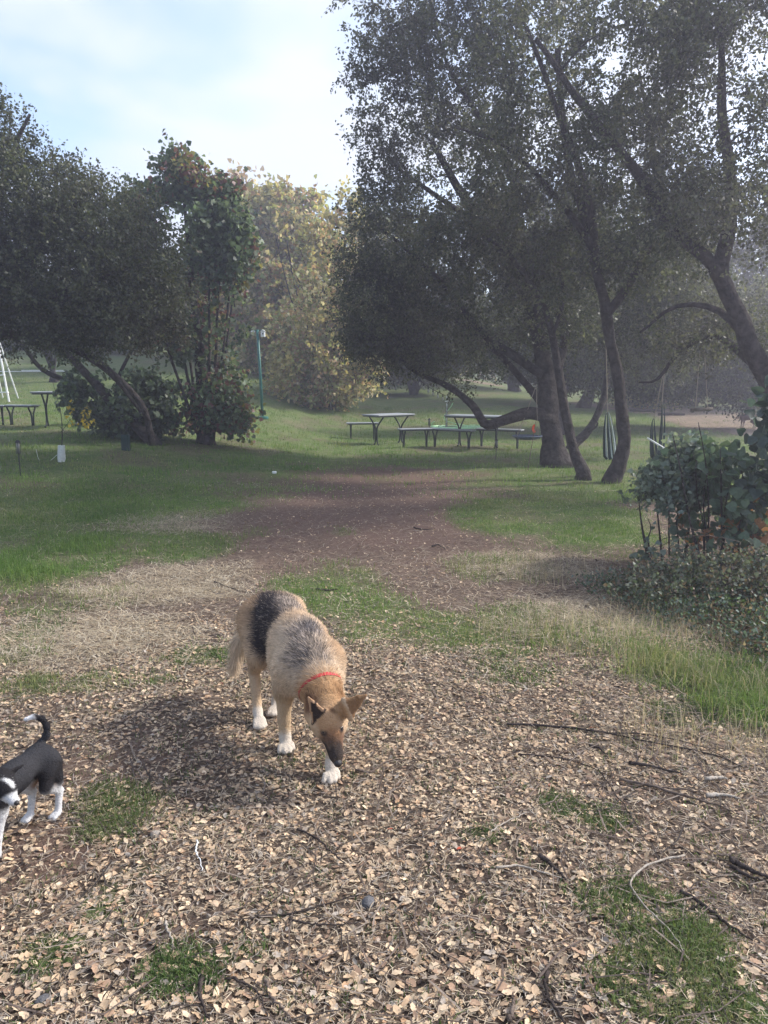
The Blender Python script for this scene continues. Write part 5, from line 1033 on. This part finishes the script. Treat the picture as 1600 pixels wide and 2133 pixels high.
spots = [
    (hip + [0, 0, .1], (.30, .35, .20), TAN, .4), (wth + [0, 0, -.02], (.20, .22, .22), CREAM, .4), (wth + L0 * .12 + [0, 0, .02], (.10, .14, .10), GOLD, .5),
    (A(-.55, 3.37, .55), (.115, .17, .085), BLK, .4), (A(-.555, 3.27, .46), (.075, .13, .13), BLK, .3), (A(-.505, 3.20, .40), (.06, .085, .12), BLK, .3), (A(-.50, 3.30, .55), (.11, .15, .08), BLK, .4), (A(-.48, 3.24, .50), (.06, .09, .10), BLK, .85),
    (A(-.42, 3.34, .60), (.075, .17, .07), GREY, .5), (A(-.36, 3.14, .57), (.08, .09, .06), TAN, .5), (A(-.655, 3.42, .47), (.06, .09, .14), GOLD, .4),
    (wth + [0, -.02, .12], (.085, .11, .07), GREY, .6), (A(-.315, 3.02, .55), (.045, .06, .06), (.09, .08, .08), .6), (A(-.31, 2.90, .47), (.09, .06, .07), (.085, .075, .075), .8), (A(-.36, 2.93, .40), (.05, .05, .08), GREY, .5),
    (A(-.70, 3.58, .30), (.14, .14, .25), CREAM, .4),
    (A(-.43, 3.04, .15), (.09, .09, .17), (.46, .34, .22), .3), (A(-.215, 2.83, .13), (.10, .14, .16), (.46, .34, .22), .3), (A(-.60, 3.36, .17), (.13, .2, .17), (.44, .32, .21), .3), (A(-.50, 3.42, .14), (.08, .15, .17), (.44, .32, .21), .3),
    (A(-.43, 3.01, .02), (.07, .09, .065), WHT, .25), (A(-.215, 2.77, .02), (.07, .09, .075), WHT, .25), (A(-.58, 3.24, .02), (.07, .09, .07), WHT, .25), (A(-.53, 3.36, .02), (.07, .09, .07), WHT, .25),
    (H_(-.03, 0, .02), (.115, .095, .10), (.36, .215, .11), .4), (H_(.06, 0, .04), (.055, .07, .06), (.40, .25, .14), .5), (H_(.055, -.05, .005), (.042, .045, .045), (.50, .36, .23), .4), (H_(.055, .05, .005), (.042, .045, .045), (.50, .36, .23), .4),
    (H_(.14, 0, .03), (.06, .03, .05), (.28, .15, .08), .5), (H_(.20, 0, 0), (.058, .05, .075), DKM, .5), (H_(.165, -.04, -.01), (.045, .03, .05), DKM, .5), (H_(.165, .04, -.01), (.04, .022, .05), (.16, .09, .06), .5), (H_(.112, .034, .036), (.015, .011, .014), BLK, .4), (H_(.112, -.034, .036), (.017, .011, .015), BLK, .4), (H_(.045, 0, .068), (.035, .008, .02), (.16, .09, .05), .5),
    (P(716, 1484, 2.70), (.03, .04, .035), (.36, .215, .11), .5), (P(672, 1500, 2.71), (.025, .04, .035), (.36, .22, .12), .5),
    (H_(-.01, -.085, .045), (.045, .035, .05), (.14, .07, .04), .4), (H_(-.02, .09, .045), (.05, .04, .05), (.20, .11, .055), .4)]
colf = lambda p: cblend(p, TAN, spots)
def colbody(V, NV): return colf(V)
colf_ = colf
def colf(p):
    c = colf_(p)
    for s_, inn, rim in ((-1, (.035, .024, .02), (.40, .25, .15)), (1, (.20, .11, .055), (.27, .16, .085))):
        a_, b_, t_ = EARS[s_]; m_ = (a_ + b_) / 2; d = sdf_tri(p, a_ * .85 + t_ * .15, b_ * .85 + t_ * .15, t_, 0); k = d < .011
        cc = (a_ + b_ + t_) / 3; e_ = p + 0; w_ = np.min([np.linalg.norm(np.cross(e_ - u_, nrm(v_ - u_)), axis=1) for u_, v_ in ((a_, t_), (b_, t_))], axis=0)
        c[k] = np.where((w_ < .007)[:, None], rim, inn)[k]
    return c
base = A(-.42, 3.12, 0); base[2] = gz(base[0], base[1]); dog = thing('dog', 'tan and black shepherd dog with a red collar sniffing the leaves', 'dog', base)
zo = base[2] + .004; V[:, 2] += zo
colf0 = colf; colf = lambda p: colf0(p - [0, 0, zo])
Vl = V - [0, 0, zo]; cb = colbody(Vl, NV)
mkmesh('body', V - base, F, M['coat'], dog, cb, smooth=True)
def flow(p):
    q = p - [0, 0, zo]; f = np.tile(-F0 * 1. + [0, 0, -.35], (len(q), 1)); leg = (q[:, 2] < .33)[:, None]; f = np.where(leg, [0, 0, -1.], f); e = q - pol; al = (e @ hd); near = (np.linalg.norm(e - hd * np.clip(al, -.05, .3)[:, None], axis=1) < .11) & (al > -.06); return np.where(near[:, None], -hd, f)
def flen(p):
    q = p - [0, 0, zo]; L = np.full(len(q), .027); L = np.where(q[:, 2] < .24, .011, L); L = np.where(q[:, 2] < .09, .006, L); L = np.where(q[:, 2] < .045, .003, L); e = q - pol; al = e @ hd; hdm = (np.linalg.norm(e - hd * np.clip(al, 0, .3)[:, None], axis=1) < .12) & (al > -.01); L = np.where(hdm, np.where(al > .08, .006, .011), L)
    L = np.where((np.linalg.norm((q - A(-.70, 3.58, .30)) / [.12, .12, .22], axis=1) < 1), .070, L); L = np.where(np.linalg.norm((q - A(-.66, 3.46, .36)) / [.08, .09, .14], axis=1) < 1, .045, L); L = np.where(np.linalg.norm((q - A(-.29, 2.93, .40)) / [.11, .10, .12], axis=1) < 1, .030, L); L = np.where(np.linalg.norm((q - A(-.46, 3.1, .34)) / [.07, .10, .09], axis=1) < 1, .028, L)
    for s_ in (-1, 1): L = np.where(sdf_tri(q, *EARS[s_], 0) < .02, .0035, L)
    return L
fur(V, F, NV, 70000, colf, flow, flen, .0009, dog, base, 4)
mb = MB(); sphere(mb, H_(.234, 0, .006) + [0, 0, zo] - base, .0165, 8); mb.build('nose', M['noseleather'], dog, smooth=True)
for s in (-1, 1): mb = MB(); sphere(mb, H_(.112, s * .035, .0355) + [0, 0, zo] - base, .0062, 8); mb.build('eye', M['eye'], dog, smooth=True)
def ring(c, axis, r1, r2, w_, u_dir, name, m, parent, n=40):
    axis = nrm(axis); u = nrm(u_dir - axis * (u_dir @ axis)); v = np.cross(axis, u); V = []; F = []
    for i in range(n):
        a = i / n * 6.283; rad = u * math.cos(a) * r1 + v * math.sin(a) * r2; o = nrm(rad) * .004
        for dx, do in ((-w_, 0), (w_, 0), (w_, 1), (-w_, 1)): V.append(c + rad + axis * dx + o * do)
    for i in range(n):
        for k in range(4): a = i * 4 + k; b = i * 4 + (k + 1) % 4; c2 = ((i + 1) % n) * 4 + (k + 1) % 4; d = ((i + 1) % n) * 4 + k; F.append((a, b, c2, d))
    return mkmesh(name, V, F, m, parent, smooth=False)
ring(A(-.262, 2.853, .362) + [0, 0, zo] - base, A(.232 - .27, 2.79 - 2.87, .318 - .375) * [-1, 1, 1], .0905, .0895, .010, U0, 'collar', M['red'], dog)
# ---- small black and white dog at the left edge, and a brown dog far off on the track
def small_dog(base, F1, scale, cols, head_turn, tailpts, seed, label, h, nf, fw, headdrop=0., legs=None, headat=None):
    F1 = nrm(np.array(F1, float)); L1 = np.array([-F1[1], F1[0], 0]); pr = []
    T_ = lambda f, l, u: F1 * f * scale + L1 * l * scale + np.array([0, 0, u * scale])
    c = lambda a, b, ra, rb, k=.03: pr.append(('c', a, b, ra * scale, rb * scale, k * scale))
    c(T_(-.19, 0, .40), T_(.0, 0, .385), .078, .078, .05); c(T_(0, 0, .385), T_(.20, 0, .38), .078, .094, .05); c(T_(.02, 0, .35), T_(.20, 0, .335), .07, .09, .05); nk = T_(.30, 0, .47 - headdrop) if headat is None else np.array(headat, float) * .8 + T_(.2, 0, .40) * .2; c(T_(.20, 0, .40), nk, .082, .058, .05)
    lg = legs or {}
    for s in (-1, 1):
        fx, fl, fu = lg.get(('f', s), (0., 0., 0.))
        el = T_(.19 + fx * .3, s * .075, .27); wr = T_(.20 + fx * .7, s * .07 + fl * .6, .13); ft = T_(.20 + fx, s * .07 + fl, .04 + fu); tx = T_(.245 + fx, s * .07 + fl, .020 + fu)
        c(T_(.20, s * .065, .38), el, .07, .042, .04); c(el, wr, .036, .024, .02); c(wr, ft, .025, .023, .012)
        for j in range(3): o = L1 * ((j - 1) * .018 * scale); c(ft + o * .6, tx + o, .017, .0145, .006)
        fx, fl, fu = lg.get(('h', s), (0., 0., 0.))
        kn = T_(-.14 + fx * .5, s * .08, .235); hk = T_(-.25 + fx * .8, s * .075 + fl * .6, .165); mt = T_(-.225 + fx, s * .07 + fl, .04 + fu); tx = T_(-.175 + fx, s * .07 + fl, .020 + fu)
        c(T_(-.20, s * .055, .38), kn, .070, .034, .04); c(T_(-.23, s * .05, .33), hk + T_(0, 0, .06), .06, .03, .04); c(kn, hk, .034, .024, .02); c(hk, mt, .024, .020, .012)
        for j in range(3): o = L1 * ((j - 1) * .017 * scale); c(mt + o * .6, tx + o, .016, .0135, .006)
    tp = [np.array(p, float) for p in tailpts]; n = len(tp)
    for i in range(n - 1): c(tp[i], tp[i + 1], (.024 - .012 * i / n), (.024 - .012 * (i + 1) / n), .015)
    hc = T_(.335, 0, .51 - headdrop) if headat is None else np.array(headat, float); hd = nrm(F1 * head_turn[0] + L1 * head_turn[1] + np.array([0, 0, head_turn[2]])); hl = nrm(np.cross([0, 0, 1.], hd)); hu = np.cross(hd, hl)
    H = lambda f, l, u: hc + (hd * f + hl * l + hu * u) * scale
    c(H(-.02, 0, 0), H(.03, 0, 0), .072, .062, .03); c(H(.04, 0, -.012), H(.125, 0, -.022), .042, .026, .025); c(H(.05, 0, -.03), H(.11, 0, -.036), .028, .019, .015)
    for s in (-1, 1):
        b1, b2, tt = H(-.02, s * .03, .05), H(-.02, s * .066, .015), H(-.02, s * .125, .045); pr.append(('t', b1, b2, tt, .007 * scale, .012 * scale)); c(H(.0, s * .035, -.02), H(.04, s * .02, -.02), .038, .03, .02)
    V, F = body_mesh(pr, h, pad=.03, sm=2); NV = vnormals(V, F); colf = cols(T_, H, tp)
    b = np.array([base[0], base[1], gz(base[0], base[1]) + .003]); root = thing('dog', label, 'dog', b); mkmesh('body', V, F, M['coat'], root, colf(V), smooth=True)
    def fl(p): return np.where((p[:, 2] < .26 * scale)[:, None], np.array([0, 0, -1.]), -F1 + [0, 0, -.3])
    fur(V, F, NV, nf, colf, fl, lambda p: np.full(len(p), .016 * scale), fw, root, np.zeros(3), seed)
    mb = MB(); sphere(mb, H(.150, 0, -.016), .014 * scale, 8); mb.build('nose', M['noseleather'], root, smooth=True)
    for s in (-1, 1): mb = MB(); sphere(mb, H(.052, s * .032, .022), .0105 * scale, 8); mb.build('eye', M['eye'], root, smooth=True)
    return root
S1 = .59
def cols_bw(T_, H, tp):
    BK, W_, BR, SHEEN = (.017, .016, .018), (.56, .56, .57), (.26, .14, .08), (.032, .032, .036)  # the greyer black paints a coat sheen along the back
    sp = [(T_(-.05, 0, .46), np.array([.30, .30, .12]) * S1, SHEEN, .5), (T_(-.2, 0, .06), np.array([.24, .24, .17]) * S1, W_, .2), (T_(-.08, 0, .16), np.array([.07, .12, .12]) * S1, W_, .2), (T_(-.22, .0, .22), np.array([.09, .09, .035]) * S1, BR, .4), (T_(.22, 0, .12), np.array([.2, .2, .22]) * S1, W_, .15), (T_(.31, 0, .36), np.array([.1, .1, .13]) * S1, W_, .3),
          (H(.11, 0, -.035), np.array([.06, .06, .05]) * S1, W_, .2), (H(.05, 0, .04), np.array([.07, .014, .03]) * S1, W_, .3), (tp[-1], np.array([.055, .055, .04]) * S1, (.75, .74, .74), .25)]
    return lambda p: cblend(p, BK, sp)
bx, by = -1.295, 2.40
def tl(px, py, Y): return P(px, py, Y) - np.array([bx, by, gz(bx, by)])
tails = [tl(66, 1566, 2.52), tl(85, 1550, 2.54), tl(97, 1533, 2.55), tl(98, 1514, 2.55), tl(88, 1499, 2.54), tl(72, 1494, 2.53), tl(54, 1500, 2.52)]
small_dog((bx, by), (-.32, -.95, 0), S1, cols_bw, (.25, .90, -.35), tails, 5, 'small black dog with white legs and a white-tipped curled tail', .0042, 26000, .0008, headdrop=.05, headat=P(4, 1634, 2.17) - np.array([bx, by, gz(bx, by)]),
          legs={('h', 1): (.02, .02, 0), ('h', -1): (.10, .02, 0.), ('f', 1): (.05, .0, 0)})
def cols_br(T_, H, tp):
    return lambda p: cblend(p, (.17, .095, .055), [(T_(0, 0, .05), (.5, .5, .10), (.45, .38, .32), .3), (T_(.3, 0, .35), (.1, .1, .12), (.45, .38, .32), .3)])
g3 = G(1558, 893); S3 = .95
small_dog((g3[0], g3[1]), (-.55, .83, 0), S3, cols_br, (.9, .1, -.3), [(.12, -.17, .42), (.16, -.25, .33), (.17, -.27, .22)], 6, 'brown dog standing far off on the dirt track at the right', .014, 3000, .004, headdrop=.12)
